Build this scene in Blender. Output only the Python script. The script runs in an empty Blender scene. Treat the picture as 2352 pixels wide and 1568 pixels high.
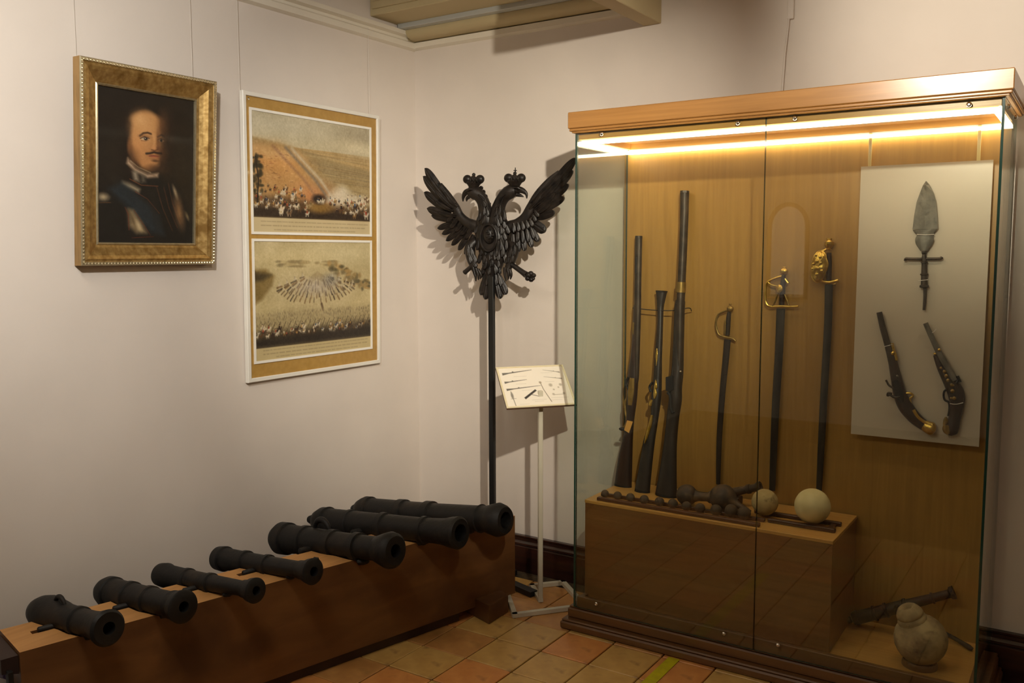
import bpy, bmesh, math, random
import numpy as np
from mathutils import Vector, Matrix
random.seed(7)
RNG = np.random.RandomState(11)
SC = bpy.context.scene
COL = SC.collection
# ------------------------------------------------------------------ camera
CAM = np.array([3.078, -3.761, 1.6]); FPX = 2060.0
yaw, pitch, roll = [math.radians(a) for a in (-33.29, 5.58, -0.155)]
_f = np.array([math.sin(yaw)*math.cos(pitch), math.cos(yaw)*math.cos(pitch), -math.sin(pitch)])
_r = np.array([math.cos(yaw), -math.sin(yaw), 0.0]); _u = np.cross(_r, _f)
_r, _u = math.cos(roll)*_r+math.sin(roll)*_u, -math.sin(roll)*_r+math.cos(roll)*_u
cd = bpy.data.cameras.new('camera'); cam = bpy.data.objects.new('camera', cd); COL.objects.link(cam)
cd.sensor_width = 36; cd.lens = FPX/2352*36; cd.clip_start = .05
m3 = Matrix((( _r[0], _u[0], -_f[0]), (_r[1], _u[1], -_f[1]), (_r[2], _u[2], -_f[2])))
cam.matrix_world = Matrix.Translation(Vector(CAM)) @ m3.to_4x4()
SC.camera = cam
# ------------------------------------------------------------------ world, lights, exposure
w = bpy.data.worlds.new('world'); SC.world = w; w.use_nodes = True
w.node_tree.nodes['Background'].inputs[0].default_value = (.9, .8, .65, 1)
w.node_tree.nodes['Background'].inputs[1].default_value = .02
SC.view_settings.view_transform = 'Standard'; SC.view_settings.look = 'None'
SC.view_settings.exposure = 0.0; SC.view_settings.gamma = 1.0; SC.view_settings.use_curve_mapping = False
cy_ = SC.cycles; cy_.max_bounces = 6; cy_.diffuse_bounces = 4; cy_.glossy_bounces = 3; cy_.transmission_bounces = 2; cy_.transparent_max_bounces = 12
cy_.caustics_reflective = False; cy_.caustics_refractive = False; cy_.use_adaptive_sampling = True; cy_.adaptive_threshold = .06; cy_.adaptive_min_samples = 12; cy_.use_denoising = True; cy_.sample_clamp_indirect = 4
def spot(name, loc, target, power, angle, blend, col, size=.03):
    l = bpy.data.lights.new(name, 'SPOT'); l.energy = power; l.spot_size = math.radians(angle); l.spot_blend = blend
    l.color = col; l.shadow_soft_size = size
    o = bpy.data.objects.new(name, l); COL.objects.link(o); o.location = loc
    o.rotation_euler = (Vector(target)-Vector(loc)).to_track_quat('-Z', 'Y').to_euler(); return o
WARM = (1, .90, .74); WARM2 = (.96, .93, .87)
spot('track_spot_eagle', (3.0, -2.75, 2.66), (.62, -.1, 1.55), 405, 50, 1, WARM, .03)
spot('track_spot_painting', (2.1, -3.3, 2.8), (0, -1.85, 1.95), 215, 66, 1, WARM2, .06)
spot('track_spot_case', (2.38, -2.6, 2.62), (2.78, -.3, 2.40), 262, 48, 1, WARM, .03)
a = bpy.data.lights.new('ambient_fill_light', 'AREA'); a.shape = 'RECTANGLE'; a.size = 1.6; a.size_y = .5; a.energy = 25; a.color = (1, .90, .76)  # unseen area fill, added to lift the ambient level on floor and walls
ao = bpy.data.objects.new('ambient_fill_light', a); COL.objects.link(ao); ao.location = (1.3, -3.0, 2.95)
# ------------------------------------------------------------------ pixel -> world helpers (points land on real planes of the room)
def ray(x, y): return _f+_r*(x-1176)/FPX-_u*(y-784)/FPX
def onpl(x, y, p0, n):
    d = ray(x, y); return CAM+d*(((np.array(p0, float)-CAM)@n)/(d@n))
def atZ(x, y, z=0.): return onpl(x, y, (0, 0, z), np.array([0, 0, 1.]))
def atY(x, y, Y): return onpl(x, y, (0, Y, 0), np.array([0, 1., 0]))
def atX(x, y, X): return onpl(x, y, (X, 0, 0), np.array([1., 0, 0]))
def mpp(p): return float((np.array(p)-CAM)@_f)/FPX      # metres per photo pixel at a point
class Plane:                                             # plane parallel to X through (y0,z0),(y1,z1) or any normal
    def __init__(s, p0, n): s.p0 = np.array(p0, float); s.n = np.array(n, float)/np.linalg.norm(n)
    def at(s, x, y, off=0.): return onpl(x, y, s.p0+s.n*off, s.n)
def lean(y0, z0, y1, z1):
    n = np.array([0, -(z1-z0), (y1-y0)]); 
    if n[1] > 0: n = -n
    return Plane((0, y0, z0), n)
# ------------------------------------------------------------------ materials
MATS = {}
def s2l(c):
    c = np.asarray(c, float)/255.
    return np.where(c <= .04045, c/12.92, ((c+.055)/1.055)**2.4)
def rgba(c): return tuple(float(v) for v in c[:3])+(1,)
def mat(name, c1, c2=None, scale=(6, 6, 6), rough=.5, metal=0., bump=0., bscale=None, rvar=0., detail=6, lo=.35, hi=.65, spec=.5, coat=0., emit=None, es=0., c3=None, s3=2., distort=0., lo3=.55, hi3=.7):
    m = bpy.data.materials.new(name); m.use_nodes = True; nt = m.node_tree; b = nt.nodes['Principled BSDF']
    N = nt.nodes.new; L = nt.links.new
    b.inputs['Roughness'].default_value = rough; b.inputs['Metallic'].default_value = metal
    b.inputs['Specular IOR Level'].default_value = spec; b.inputs['Coat Weight'].default_value = coat; b.inputs['Coat Roughness'].default_value = .05
    tc = N('ShaderNodeTexCoord'); mp = N('ShaderNodeMapping'); L(tc.outputs['Object'], mp.inputs[0]); mp.inputs['Scale'].default_value = scale
    nz = N('ShaderNodeTexNoise'); L(mp.outputs[0], nz.inputs['Vector']); nz.inputs['Scale'].default_value = 1; nz.inputs['Detail'].default_value = detail; nz.inputs['Distortion'].default_value = distort
    cr = N('ShaderNodeValToRGB'); L(nz.outputs['Fac'], cr.inputs[0]); cr.color_ramp.elements[0].position = lo; cr.color_ramp.elements[1].position = hi
    cr.color_ramp.elements[0].color = rgba(c1); cr.color_ramp.elements[1].color = rgba(c2 if c2 is not None else c1)
    out = cr.outputs[0]
    if c3 is not None:
        n3 = N('ShaderNodeTexNoise'); L(tc.outputs['Object'], n3.inputs['Vector']); n3.inputs['Scale'].default_value = s3; n3.inputs['Detail'].default_value = 4
        r3 = N('ShaderNodeMapRange'); L(n3.outputs['Fac'], r3.inputs['Value']); r3.inputs['From Min'].default_value = lo3; r3.inputs['From Max'].default_value = hi3
        mx = N('ShaderNodeMix'); mx.data_type = 'RGBA'; L(r3.outputs[0], mx.inputs[0]); L(out, mx.inputs[6]); mx.inputs[7].default_value = rgba(c3); out = mx.outputs[2]
    L(out, b.inputs['Base Color'])
    if rvar:
        mr = N('ShaderNodeMapRange'); L(nz.outputs['Fac'], mr.inputs['Value']); mr.inputs['To Min'].default_value = max(.02, rough-rvar); mr.inputs['To Max'].default_value = min(1, rough+rvar); L(mr.outputs[0], b.inputs['Roughness'])
    if bump:
        src = nz
        if bscale:
            src = N('ShaderNodeTexNoise'); L(tc.outputs['Object'], src.inputs['Vector']); src.inputs['Scale'].default_value = bscale; src.inputs['Detail'].default_value = 5
        bp = N('ShaderNodeBump'); bp.inputs['Strength'].default_value = bump; bp.inputs['Distance'].default_value = .004; L(src.outputs['Fac'], bp.inputs['Height']); L(bp.outputs[0], b.inputs['Normal'])
    if emit is not None:
        b.inputs['Emission Color'].default_value = rgba(emit); b.inputs['Emission Strength'].default_value = es
    MATS[name] = m; return m
def wood(name, c1, c2, axis, rough=.4, k=26., coat=0., bump=.05, c3=None, s3=3.):
    sc = [k, k, k]; sc['xyz'.index(axis)] = k*.045
    return mat(name, s2l(c1), s2l(c2), tuple(sc), rough, bump=bump, detail=7, lo=.3, hi=.7, coat=coat, distort=.6, c3=(s2l(c3) if c3 else None), s3=s3)
mat('wall_paint', s2l((216, 206, 196)), s2l((220, 210, 200)), (3, 3, 3), .75, bump=.04, bscale=90, spec=.25)
mat('soffit_paint', s2l((186, 170, 132)), s2l((192, 176, 138)), (3, 3, 3), .6, spec=.3)
mat('rail_white', s2l((224, 216, 200)), s2l((228, 220, 204)), (4, 4, 4), .5)
mat('trunk_grey', s2l((178, 180, 176)), None, rough=.4)
mat('skirting', s2l((40, 20, 16)), s2l((56, 28, 22)), (3, 40, 40), .28, coat=.3)
mat('grout', s2l((52, 40, 26)), s2l((80, 64, 42)), (30, 30, 30), .9)
mat('tile_tan', s2l((188, 148, 82)), s2l((206, 166, 96)), (14, 14, 14), .42, rvar=.12, bump=.12, bscale=40, c3=s2l((120, 86, 44)), s3=7, coat=.1)
mat('tile_clay', s2l((200, 132, 70)), s2l((216, 150, 84)), (14, 14, 14), .42, rvar=.12, bump=.12, bscale=40, c3=s2l((136, 84, 44)), s3=7, coat=.1)
mat('tile_brown', s2l((180, 128, 72)), s2l((198, 146, 84)), (14, 14, 14), .42, rvar=.12, bump=.12, bscale=40, c3=s2l((160, 120, 62)), s3=6, coat=.1)
wood('oak_v', (156, 116, 56), (172, 130, 64), 'z', .38, 60)
wood('oak_h_lit', (186, 138, 70), (202, 154, 82), 'x', .3, 60)  # lightened oak: strip light on podium top and case floor put into the colour
wood('oak_y', (186, 140, 72), (202, 156, 84), 'y', .3, 60)
wood('podium_wood_shaded', (112, 74, 38), (130, 88, 46), 'x', .35, 60, coat=.1)  # darker copy of the podium veneer, shade on its front put into the colour
wood('cornice_wood', (160, 112, 58), (178, 128, 68), 'x', .28, 60, bump=.02)
wood('oak_dark', (88, 58, 32), (110, 76, 42), 'x', .3, 50, coat=.15)
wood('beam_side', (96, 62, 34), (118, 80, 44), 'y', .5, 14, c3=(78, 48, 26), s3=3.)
wood('beam_top_lit', (178, 128, 72), (198, 146, 86), 'y', .6, 30)  # lighter copy of the beam timber, light on its top put into the colour
wood('rack_wood', (66, 38, 22), (86, 52, 30), 'x', .4, 40)
mat('iron', s2l((17, 16, 15)), s2l((28, 25, 23)), (26, 26, 26), .58, metal=.15, rvar=.12, bump=.3, bscale=60, c3=s2l((44, 35, 27)), s3=9, spec=.4)
mat('iron_rust', s2l((62, 48, 36)), s2l((92, 70, 50)), (24, 24, 24), .6, metal=.1, bump=.4, bscale=60, c3=s2l((128, 100, 66)), s3=16)
mat('carved', s2l((22, 19, 18)), s2l((42, 35, 30)), (30, 30, 30), .42, metal=.1, rvar=.1, bump=.35, bscale=60, spec=.35)
mat('black_metal', s2l((16, 16, 16)), s2l((24, 24, 24)), (10, 10, 10), .4)
mat('bore', s2l((6, 6, 6)), None, rough=.9)
mat('gun_wood', s2l((34, 22, 16)), s2l((58, 36, 24)), (40, 40, 4), .4, coat=.1)
mat('gun_black', s2l((34, 27, 22)), s2l((50, 40, 32)), (30, 30, 8), .42)
mat('steel_dark', s2l((52, 44, 36)), s2l((74, 62, 50)), (30, 30, 30), .45, metal=.5, bump=.2, bscale=80)
mat('steel_grey', s2l((96, 92, 82)), s2l((124, 118, 106)), (40, 40, 20), .5, metal=.45, bump=.25, bscale=90)
mat('blade', s2l((50, 46, 42)), s2l((74, 68, 60)), (30, 30, 6), .4, metal=.5)
mat('brass', s2l((190, 152, 66)), s2l((212, 176, 88)), (60, 60, 60), .28, metal=.9, bump=.25, bscale=120)
mat('brass_dull', s2l((130, 104, 52)), s2l((160, 128, 66)), (60, 60, 60), .4, metal=.7)
mat('tag_wood', s2l((206, 150, 70)), None, rough=.6)
mat('stone_white', s2l((214, 196, 142)), s2l((226, 210, 158)), (20, 20, 20), .8, bump=.3, bscale=50)
mat('stone_dirty', s2l((170, 146, 96)), s2l((196, 172, 118)), (22, 22, 22), .85, bump=.4, bscale=50, c3=s2l((104, 82, 52)), s3=22)
mat('stone_grey', s2l((128, 108, 78)), s2l((176, 154, 112)), (16, 16, 16), .85, bump=.7, bscale=34, c3=s2l((96, 80, 60)), s3=14)
mat('gold', s2l((172, 136, 78)), s2l((206, 172, 110)), (14, 60, 60), .36, metal=.8, rvar=.1, c3=s2l((146, 112, 60)), s3=14)
mat('gold_side', s2l((150, 120, 76)), s2l((176, 142, 92)), (60, 60, 10), .5, metal=.5)
mat('silver_bead', s2l((206, 194, 160)), s2l((226, 214, 180)), (60, 60, 60), .25, metal=.9)
mat('frame_white', s2l((226, 222, 212)), s2l((232, 228, 218)), (10, 10, 10), .4)
mat('mount_kraft', s2l((168, 130, 64)), s2l((178, 140, 72)), (40, 40, 40), .35, coat=.25)
mat('print_edge', s2l((236, 232, 222)), None, rough=.4, coat=.2)
mat('acrylic', s2l((198, 184, 164)), s2l((202, 188, 168)), (3, 3, 3), .22)
mat('strip_clear', s2l((220, 200, 140)), None, rough=.2)
mat('stand_white', s2l((198, 192, 172)), s2l((206, 200, 180)), (8, 8, 8), .4)
mat('sign_edge', s2l((226, 214, 180)), None, rough=.4)
mat('sign_bottom', s2l((98, 70, 52)), None, rough=.5)
mat('led', (1, .9, .72), None, rough=.5, emit=(1, .86, .60), es=17.5)
mat('led_housing', s2l((190, 190, 190)), None, rough=.4, metal=.5)
mat('inner_top_lit', s2l((222, 202, 136)), None, rough=.5)  # pale case roof yellowed in its colour, as if lit by the strips
mat('chrome', s2l((220, 215, 205)), None, rough=.15, metal=1.)
mat('glass_edge', s2l((26, 58, 48)), None, rough=.15)
mat('tape', s2l((196, 186, 20)), s2l((180, 168, 24)), (30, 30, 30), .5)
mat('wire', s2l((216, 208, 198)), None, rough=.4)
mat('cord_black', s2l((14, 12, 10)), None, rough=.6)
mat('cable_white', s2l((214, 204, 194)), None, rough=.4)
mat('ceiling_paint', s2l((200, 188, 160)), s2l((206, 194, 166)), (3, 3, 3), .8)
mat('niche_glow', s2l((235, 225, 200)), None, rough=.7, emit=(1, .93, .8), es=.35)  # slight glow added so the arch reflects brighter than the wall around it
mat('niche_frame', s2l((110, 66, 34)), None, rough=.5)
mat('card_white', s2l((214, 212, 216)), None, rough=.25)
mat('card_purple', s2l((70, 50, 110)), None, rough=.25)
mat('bracket_dark', s2l((46, 30, 26)), s2l((60, 40, 34)), (10, 10, 10), .5)
def glass_mat():
    m = bpy.data.materials.new('case_glass'); m.use_nodes = True; nt = m.node_tree; nt.nodes.clear(); N = nt.nodes.new; L = nt.links.new
    o = N('ShaderNodeOutputMaterial'); t = N('ShaderNodeBsdfTransparent'); t.inputs[0].default_value = (.925, .945, .92, 1)
    g = N('ShaderNodeBsdfGlossy'); g.inputs['Roughness'].default_value = .0; g.inputs['Color'].default_value = (1, 1, 1, 1)
    ge = N('ShaderNodeNewGeometry'); dt = N('ShaderNodeVectorMath'); dt.operation = 'DOT_PRODUCT'; L(ge.outputs['Incoming'], dt.inputs[0]); L(ge.outputs['Normal'], dt.inputs[1])
    ab = N('ShaderNodeMath'); ab.operation = 'ABSOLUTE'; L(dt.outputs['Value'], ab.inputs[0]); om = N('ShaderNodeMath'); om.operation = 'SUBTRACT'; om.inputs[0].default_value = 1; L(ab.outputs[0], om.inputs[1])
    pw = N('ShaderNodeMath'); pw.operation = 'POWER'; pw.inputs[1].default_value = 5; L(om.outputs[0], pw.inputs[0]); fr = N('ShaderNodeMath'); fr.operation = 'MULTIPLY_ADD'; fr.inputs[1].default_value = .96; fr.inputs[2].default_value = .035; L(pw.outputs[0], fr.inputs[0])
    mx = N('ShaderNodeMixShader')
    L(fr.outputs[0], mx.inputs[0]); L(t.outputs[0], mx.inputs[1]); L(g.outputs[0], mx.inputs[2]); L(mx.outputs[0], o.inputs[0]); MATS['case_glass'] = m
glass_mat()
def paint_mat(name, rough=.45, coat=.3):
    m = bpy.data.materials.new(name); m.use_nodes = True; nt = m.node_tree; b = nt.nodes['Principled BSDF']
    at = nt.nodes.new('ShaderNodeAttribute'); at.attribute_name = 'paint'; nt.links.new(at.outputs['Color'], b.inputs['Base Color'])
    b.inputs['Roughness'].default_value = rough; b.inputs['Coat Weight'].default_value = coat; b.inputs['Coat Roughness'].default_value = .08
    nz = nt.nodes.new('ShaderNodeTexNoise'); nz.inputs['Scale'].default_value = 160; bp = nt.nodes.new('ShaderNodeBump'); bp.inputs['Strength'].default_value = .06; bp.inputs['Distance'].default_value = .002
    tc = nt.nodes.new('ShaderNodeTexCoord'); nt.links.new(tc.outputs['Object'], nz.inputs['Vector']); nt.links.new(nz.outputs['Fac'], bp.inputs['Height']); nt.links.new(bp.outputs[0], b.inputs['Normal'])
    MATS[name] = m
paint_mat('oil_paint', .55, .06); paint_mat('print_ink', .5, .12); paint_mat('sign_print', .6, .1)
# ------------------------------------------------------------------ mesh helpers
class MB:
    def __init__(s): s.v = []; s.f = []; s.mi = []; s.sm = []; s.mats = []
    def midx(s, m):
        if m not in s.mats: s.mats.append(m)
        return s.mats.index(m)
    def add(s, vs, fs, m=None, smooth=False):
        o = len(s.v); s.v.extend([tuple(map(float, p)) for p in vs])
        k = s.midx(m) if m else 0
        for f in fs: s.f.append(tuple(i+o for i in f)); s.mi.append(k); s.sm.append(smooth)
        return s
    def box(s, x0, x1, y0, y1, z0, z1, m=None, b=0., R=None, o=None):
        pts = []
        for sx in (0, 1):
            for sy in (0, 1):
                for sz in (0, 1):
                    x, y, z = (x0, x1)[sx], (y0, y1)[sy], (z0, z1)[sz]
                    if b:
                        dx, dy, dz = b*(1-2*sx), b*(1-2*sy), b*(1-2*sz)
                        pts += [(x, y+dy, z+dz), (x+dx, y, z+dz), (x+dx, y+dy, z)]
                    else: pts.append((x, y, z))
        return s.hull(pts, m, R, o)
    def hull(s, pts, m=None, R=None, o=None, smooth=False):
        bm = bmesh.new()
        for p in pts: bm.verts.new(p)
        bmesh.ops.convex_hull(bm, input=bm.verts[:])
        bmesh.ops.dissolve_limit(bm, angle_limit=.01, verts=bm.verts[:], edges=bm.edges[:])
        bm.verts.index_update()
        vs = [np.array(v.co) for v in bm.verts]
        if R is not None: vs = [R@v for v in vs]
        if o is not None: vs = [v+np.array(o) for v in vs]
        fs = [[v.index for v in f.verts] for f in bm.faces]; bm.free()
        return s.add(vs, fs, m, smooth)
    def rings(s, rings, m=None, smooth=True, cap=True, closed=False):
        n = len(rings[0]); vs = [p for r in rings for p in r]; fs = []
        k = len(rings)
        for i in range(k if closed else k-1):
            j = (i+1) % k
            for a in range(n):
                b = (a+1) % n; fs.append((i*n+a, i*n+b, j*n+b, j*n+a))
        if cap and not closed:
            fs.append(tuple(range(n-1, -1, -1))); fs.append(tuple((k-1)*n+a for a in range(n)))
        return s.add(vs, fs, m, smooth)
    def lathe(s, prof, o, d, n=24, m=None, smooth=True, cap=True):   # prof: (t along axis, radius)
        d = np.array(d, float); d /= np.linalg.norm(d); a = np.cross(d, (0, 0, 1.) if abs(d[2]) < .9 else (1., 0, 0)); a /= np.linalg.norm(a); b = np.cross(d, a)
        R = [[np.array(o)+d*t+(a*math.cos(q)+b*math.sin(q))*max(r, 1e-5) for q in np.linspace(0, 2*math.pi, n, endpoint=False)] for t, r in prof]
        return s.rings(R, m, smooth, cap)
    def tube(s, pts, rad, n=10, m=None, flat=None, nrm=None, smooth=True, sub=0, closed=False):
        pts = [np.array(p, float) for p in pts]; k = len(pts)
        rad = [rad]*k if np.isscalar(rad) else list(rad)
        flat = rad if flat is None else ([flat]*k if np.isscalar(flat) else list(flat))
        if sub: pts, rad, flat = catmull(pts, rad, flat, sub); k = len(pts)
        R = []; prev = None
        for i in range(k):
            if closed: t = pts[(i+1) % k]-pts[i-1]
            else: t = pts[min(i+1, k-1)]-pts[max(i-1, 0)]
            t = t/(np.linalg.norm(t)+1e-12)
            if nrm is not None: b = np.array(nrm, float)-t*(np.array(nrm)@t); 
            elif prev is None: b = np.cross(t, (0, 0, 1.) if abs(t[2]) < .9 else (1., 0, 0)); b = np.cross(b, t)
            else: b = prev-t*(prev@t)
            b /= np.linalg.norm(b); prev = b; a = np.cross(t, b)
            R.append([pts[i]+a*rad[i]*math.cos(q)+b*flat[i]*math.sin(q) for q in np.linspace(0, 2*math.pi, n, endpoint=False)])
        return s.rings(R, m, smooth, True, closed)
    def ball(s, c, r, m=None, nu=16, nv=10, sq=(1, 1, 1), jit=0.):
        R = []
        for i in range(nv+1):
            th = math.pi*i/nv; rr = max(math.sin(th), 1e-4)
            ring = []
            for q in np.linspace(0, 2*math.pi, nu, endpoint=False):
                j = 1+jit*(RNG.rand()-.5)
                ring.append((c[0]+r*sq[0]*rr*math.cos(q)*j, c[1]+r*sq[1]*rr*math.sin(q)*j, c[2]+r*sq[2]*math.cos(th)*j))
            R.append(ring)
        return s.rings(R, m)
    def prism(s, poly, off, m=None, smooth=False):         # poly: 3D points, off: extrusion vector
        n = len(poly); off = np.array(off); vs = [np.array(p) for p in poly]+[np.array(p)+off for p in poly]
        fs = [tuple(range(n)), tuple(range(2*n-1, n-1, -1))]+[(i, (i+1) % n+0, (i+1) % n+n, i+n) for i in range(n)]
        return s.add(vs, fs, m, smooth)
    def build(s, name, m=None, parent=None, loc=None, clean=True):
        me = bpy.data.meshes.new(name); me.from_pydata(s.v, [], s.f)
        if not s.mats: s.mats = [m]
        for k in s.mats: me.materials.append(MATS[k] if isinstance(k, str) else k)
        me.polygons.foreach_set('material_index', s.mi if len(s.mats) > 1 else [0]*len(s.f)); me.polygons.foreach_set('use_smooth', s.sm)
        if clean:
            bm = bmesh.new(); bm.from_mesh(me); bmesh.ops.recalc_face_normals(bm, faces=bm.faces[:]); bm.to_mesh(me); bm.free()
        if any(s.sm): me.set_sharp_from_angle(angle=math.radians(42))
        me.update(); return link(name, me, parent, loc)
def link(name, me, parent=None, loc=None):
    o = bpy.data.objects.new(name, me); COL.objects.link(o)
    if loc is not None: o.location = loc
    if parent is not None:
        o.parent = parent
        if 'root' in parent: o.matrix_parent_inverse = Matrix.Translation(-Vector(parent['root']))
    return o
def catmull(P, A, B, sub):
    X = [np.concatenate([p, [a, b]]) for p, a, b in zip(P, A, B)]; out = []
    for i in range(len(X)-1):
        p0, p1, p2, p3 = X[max(i-1, 0)], X[i], X[i+1], X[min(i+2, len(X)-1)]
        for t in np.linspace(0, 1, sub, endpoint=False):
            out.append(.5*((2*p1)+(-p0+p2)*t+(2*p0-5*p1+4*p2-p3)*t*t+(-p0+3*p1-3*p2+p3)*t**3))
    out.append(X[-1])
    return [o[:3] for o in out], [max(o[3], 1e-4) for o in out], [max(o[4], 1e-4) for o in out]
def tag(o, label, cat, group=None):
    o['label'] = label; o['category'] = cat
    if group: o['group'] = group
    return o
def thing(name, label, cat, loc, group=None):
    o = bpy.data.objects.new(name, None); COL.objects.link(o); o.location = Vector([float(c) for c in loc]); o.empty_display_size = .05
    o['root'] = [float(c) for c in loc]
    return tag(o, label, cat, group)
def struct(o): o['kind'] = 'structure'; return o
# ================================================================== THE ROOM
XR, YF, ZC = 4.6, -4.95, 3.05
b = MB(); b.box(-.15, XR+.15, YF-.15, .15, -.12, -.012, 'grout'); floor = struct(b.build('floor'))
struct(MB().box(-.15, 0, YF-.15, .15, -.12, ZC, 'wall_paint').build('wall_left'))
struct(MB().box(0, XR, 0, .15, -.12, ZC, 'wall_paint').build('wall_back'))
struct(MB().box(XR, XR+.15, YF-.15, .15, -.12, ZC, 'wall_paint').build('wall_right'))
struct(MB().box(0, XR, YF-.15, YF, -.12, ZC, 'wall_paint').build('wall_front'))
struct(MB().box(-.15, XR+.15, YF-.15, .15, ZC, ZC+.12, 'ceiling_paint').build('ceiling'))
# floor tiles, each a piece of the floor
TX0, TY0, TP = 1.037, -.562, .2165
clay = {(1, 0), (0, -2), (3, 0), (-1, -3), (2, -2), (4, -1), (1, -4), (-3, -4)}
brown = {(-1, -1), (0, -4), (5, 0), (-2, -3), (2, 1), (-1, 1), (3, -2)}
tmesh = {}
for k in ('tile_tan', 'tile_clay', 'tile_brown'):
    tb = MB().box(0, TP-.005, 0, TP-.005, -.02, 0, k, b=.0025)
    me = bpy.data.meshes.new('tile'); me.from_pydata(tb.v, [], tb.f); me.materials.append(MATS[k]); me.update(); tmesh[k] = me
for i in range(-5, 12):
    for j in range(-8, 3):
        x = TX0+i*TP; y = TY0+(j-1)*TP
        if x < -.03 or y+TP > .03: continue
        k = 'tile_clay' if (i, j) in clay else 'tile_brown' if (i, j) in brown else 'tile_tan'
        if (i, j) not in clay and (i, j) not in brown and not (-2 < i < 5 and -4 < j < 1):
            k = random.choice(['tile_tan', 'tile_tan', 'tile_clay', 'tile_brown'])
        link('tile', tmesh[k], floor, (x+.0025, y+.0025, random.uniform(-.0015, .0008)))
# skirting board
def skirt(name, p):
    return struct(p.build(name))
prof = [(0, -.012), (-.028, -.012), (-.028, .118), (-.022, .124), (-.03, .130), (-.03, .138), (-.016, .150), (-.016, .163), (-.024, .168), (-.024, .175), (0, .175)]
skirt('baseboard_back', MB().prism([(0, y, z) for y, z in prof], (XR, 0, 0), 'skirting'))
skirt('baseboard_left', MB().prism([(-y, YF, z) for y, z in prof], (0, -YF-.03, 0), 'skirting'))
skirt('baseboard_front', MB().prism([(0, YF-y, z) for y, z in prof], (XR, 0, 0), 'skirting'))
# picture rails, soffit beams, conduit
struct(MB().prism([(0, YF, 2.655), (.022, YF, 2.664), (.022, YF, 2.69), (.008, YF, 2.70), (.008, YF, 2.712), (.03, YF, 2.72), (.03, YF, 2.74), (0, YF, 2.75)], (0, -YF, 0), 'rail_white').build('trim_1'))
struct(MB().prism([(0, 0, 2.658), (0, -.022, 2.668), (0, -.022, 2.694), (0, 0, 2.70)], (1.30, 0, 0), 'rail_white').build('trim_2'))
b = MB(); b.tube([(.03, -.06, 2.735), (1.30, -.06, 2.735)], .045, 20, 'soffit_paint', flat=.035); b.box(.0, 1.31, -.06, 0, 2.70, 2.78, 'soffit_paint'); struct(b.build('trim_3'))
b = MB(); b.box(0.0, 1.31, -.34, -.13, 2.765, ZC, 'soffit_paint', b=.004); b.box(.02, 1.31, -.35, -.33, 2.795, 2.83, 'soffit_paint', b=.003); struct(b.build('trim_4'))
b = MB(); b.box(.012, 1.31, -.148, -.10, 2.742, 2.772, 'trunk_grey', b=.003); struct(b.build('trim_5'))
b = MB(); b.box(1.315, 1.40, -.90, 0, 2.607, ZC, 'soffit_paint', b=.003); struct(b.build('trim_6'))
# arched niche and framed panel on the wall behind the viewer (they show as reflections in the case glass)
b = MB(); ax0, ax1 = .70, .98
arc = [(ax0, YF+.004, 1.25), (ax1, YF+.004, 1.25)]+[((ax0+ax1)/2+.14*math.cos(q), YF+.004, 1.82+.17*math.sin(q)) for q in np.linspace(0, math.pi, 14)]
b.prism(arc, (0, .012, 0), 'niche_glow'); w1 = struct(b.build('window_1'))
fr = MB(); path = [(ax0-.02, YF+.02, 1.22)]+[((ax0+ax1)/2+.16*math.cos(q), YF+.02, 1.82+.19*math.sin(q)) for q in np.linspace(math.pi, 0, 14)]+[(ax1+.02, YF+.02, 1.22)]
fr.tube(path, .02, 6, 'niche_frame', closed=True); fr.build('window_frame', parent=w1)
# ================================================================== CASE
GX0, GX1, GY, TOPZ, FZ = 1.258, 2.797, -.515, 2.100, .118
case = thing('display_case', 'tall oak and glass museum display case standing against the back wall', 'display case', (2.03, -.27, 0))
def part(name, mb, parent, m=None): return mb.build(name, m, parent)
part('plinth', MB().box(1.207, 2.842, -.547, -.032, 0.002, .034, 'oak_dark', b=.006).box(1.212, 2.837, -.540, -.032, .034, .044, 'oak_dark', b=.004), case)
st = MB().box(1.226, 2.826, -.512, -.036, .044, .086, 'oak_dark', b=.005).box(1.232, 2.822, -.505, -.032, .086, .095, 'oak_dark', b=.003)
part('base_moulding', st, case)
part('base_rail', MB().box(GX0+.01, GX1-.01, GY+.01, GY+.032, .095, .142, 'oak_dark', b=.002).box(GX0+.01, GX0+.03, GY+.032, -.045, .095, .135, 'oak_dark').box(GX1-.03, GX1-.01, GY+.032, -.045, .095, .135, 'oak_dark'), case)
part('case_floor', MB().box(GX0+.03, GX1-.03, GY+.032, -.045, .100, FZ, 'oak_h_lit'), case)
part('back_panel', MB().box(GX0-.008, GX1-.016, -.045, -.028, .095, TOPZ+.01, 'oak_v'), case)
# cornice
cx0, cx1, cy = 1.238, 2.822, -.545
co = MB().box(cx0, cx1, cy, -.005, TOPZ+.003, TOPZ+.068, 'cornice_wood', b=.003)
co.box(cx0+.004, cx1-.004, cy+.004, -.005, TOPZ-.008, TOPZ+.003, 'cornice_wood', b=.003).box(cx0+.012, cx1-.012, cy+.012, -.005, TOPZ-.014, TOPZ-.006, 'cornice_wood', b=.002)
part('cornice', co, case)
ti = MB().box(GX0+.01, GX1-.01, GY+.009, GY+.026, 2.060, 2.094, 'oak_h_lit', b=.001).box(GX0+.012, GX0+.028, GY+.026, -.05, 2.062, 2.094, 'oak_y').box(GX1-.028, GX1-.012, GY+.026, -.05, 2.062, 2.094, 'oak_y').box(GX0+.012, GX1-.012, -.062, -.045, 2.062, 2.094, 'oak_h_lit')
part('top_rail', ti, case)
part('inner_top', MB().box(GX0+.01, GX1-.01, GY+.02, -.045, 2.0945, 2.0995, 'inner_top_lit'), case)
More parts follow.
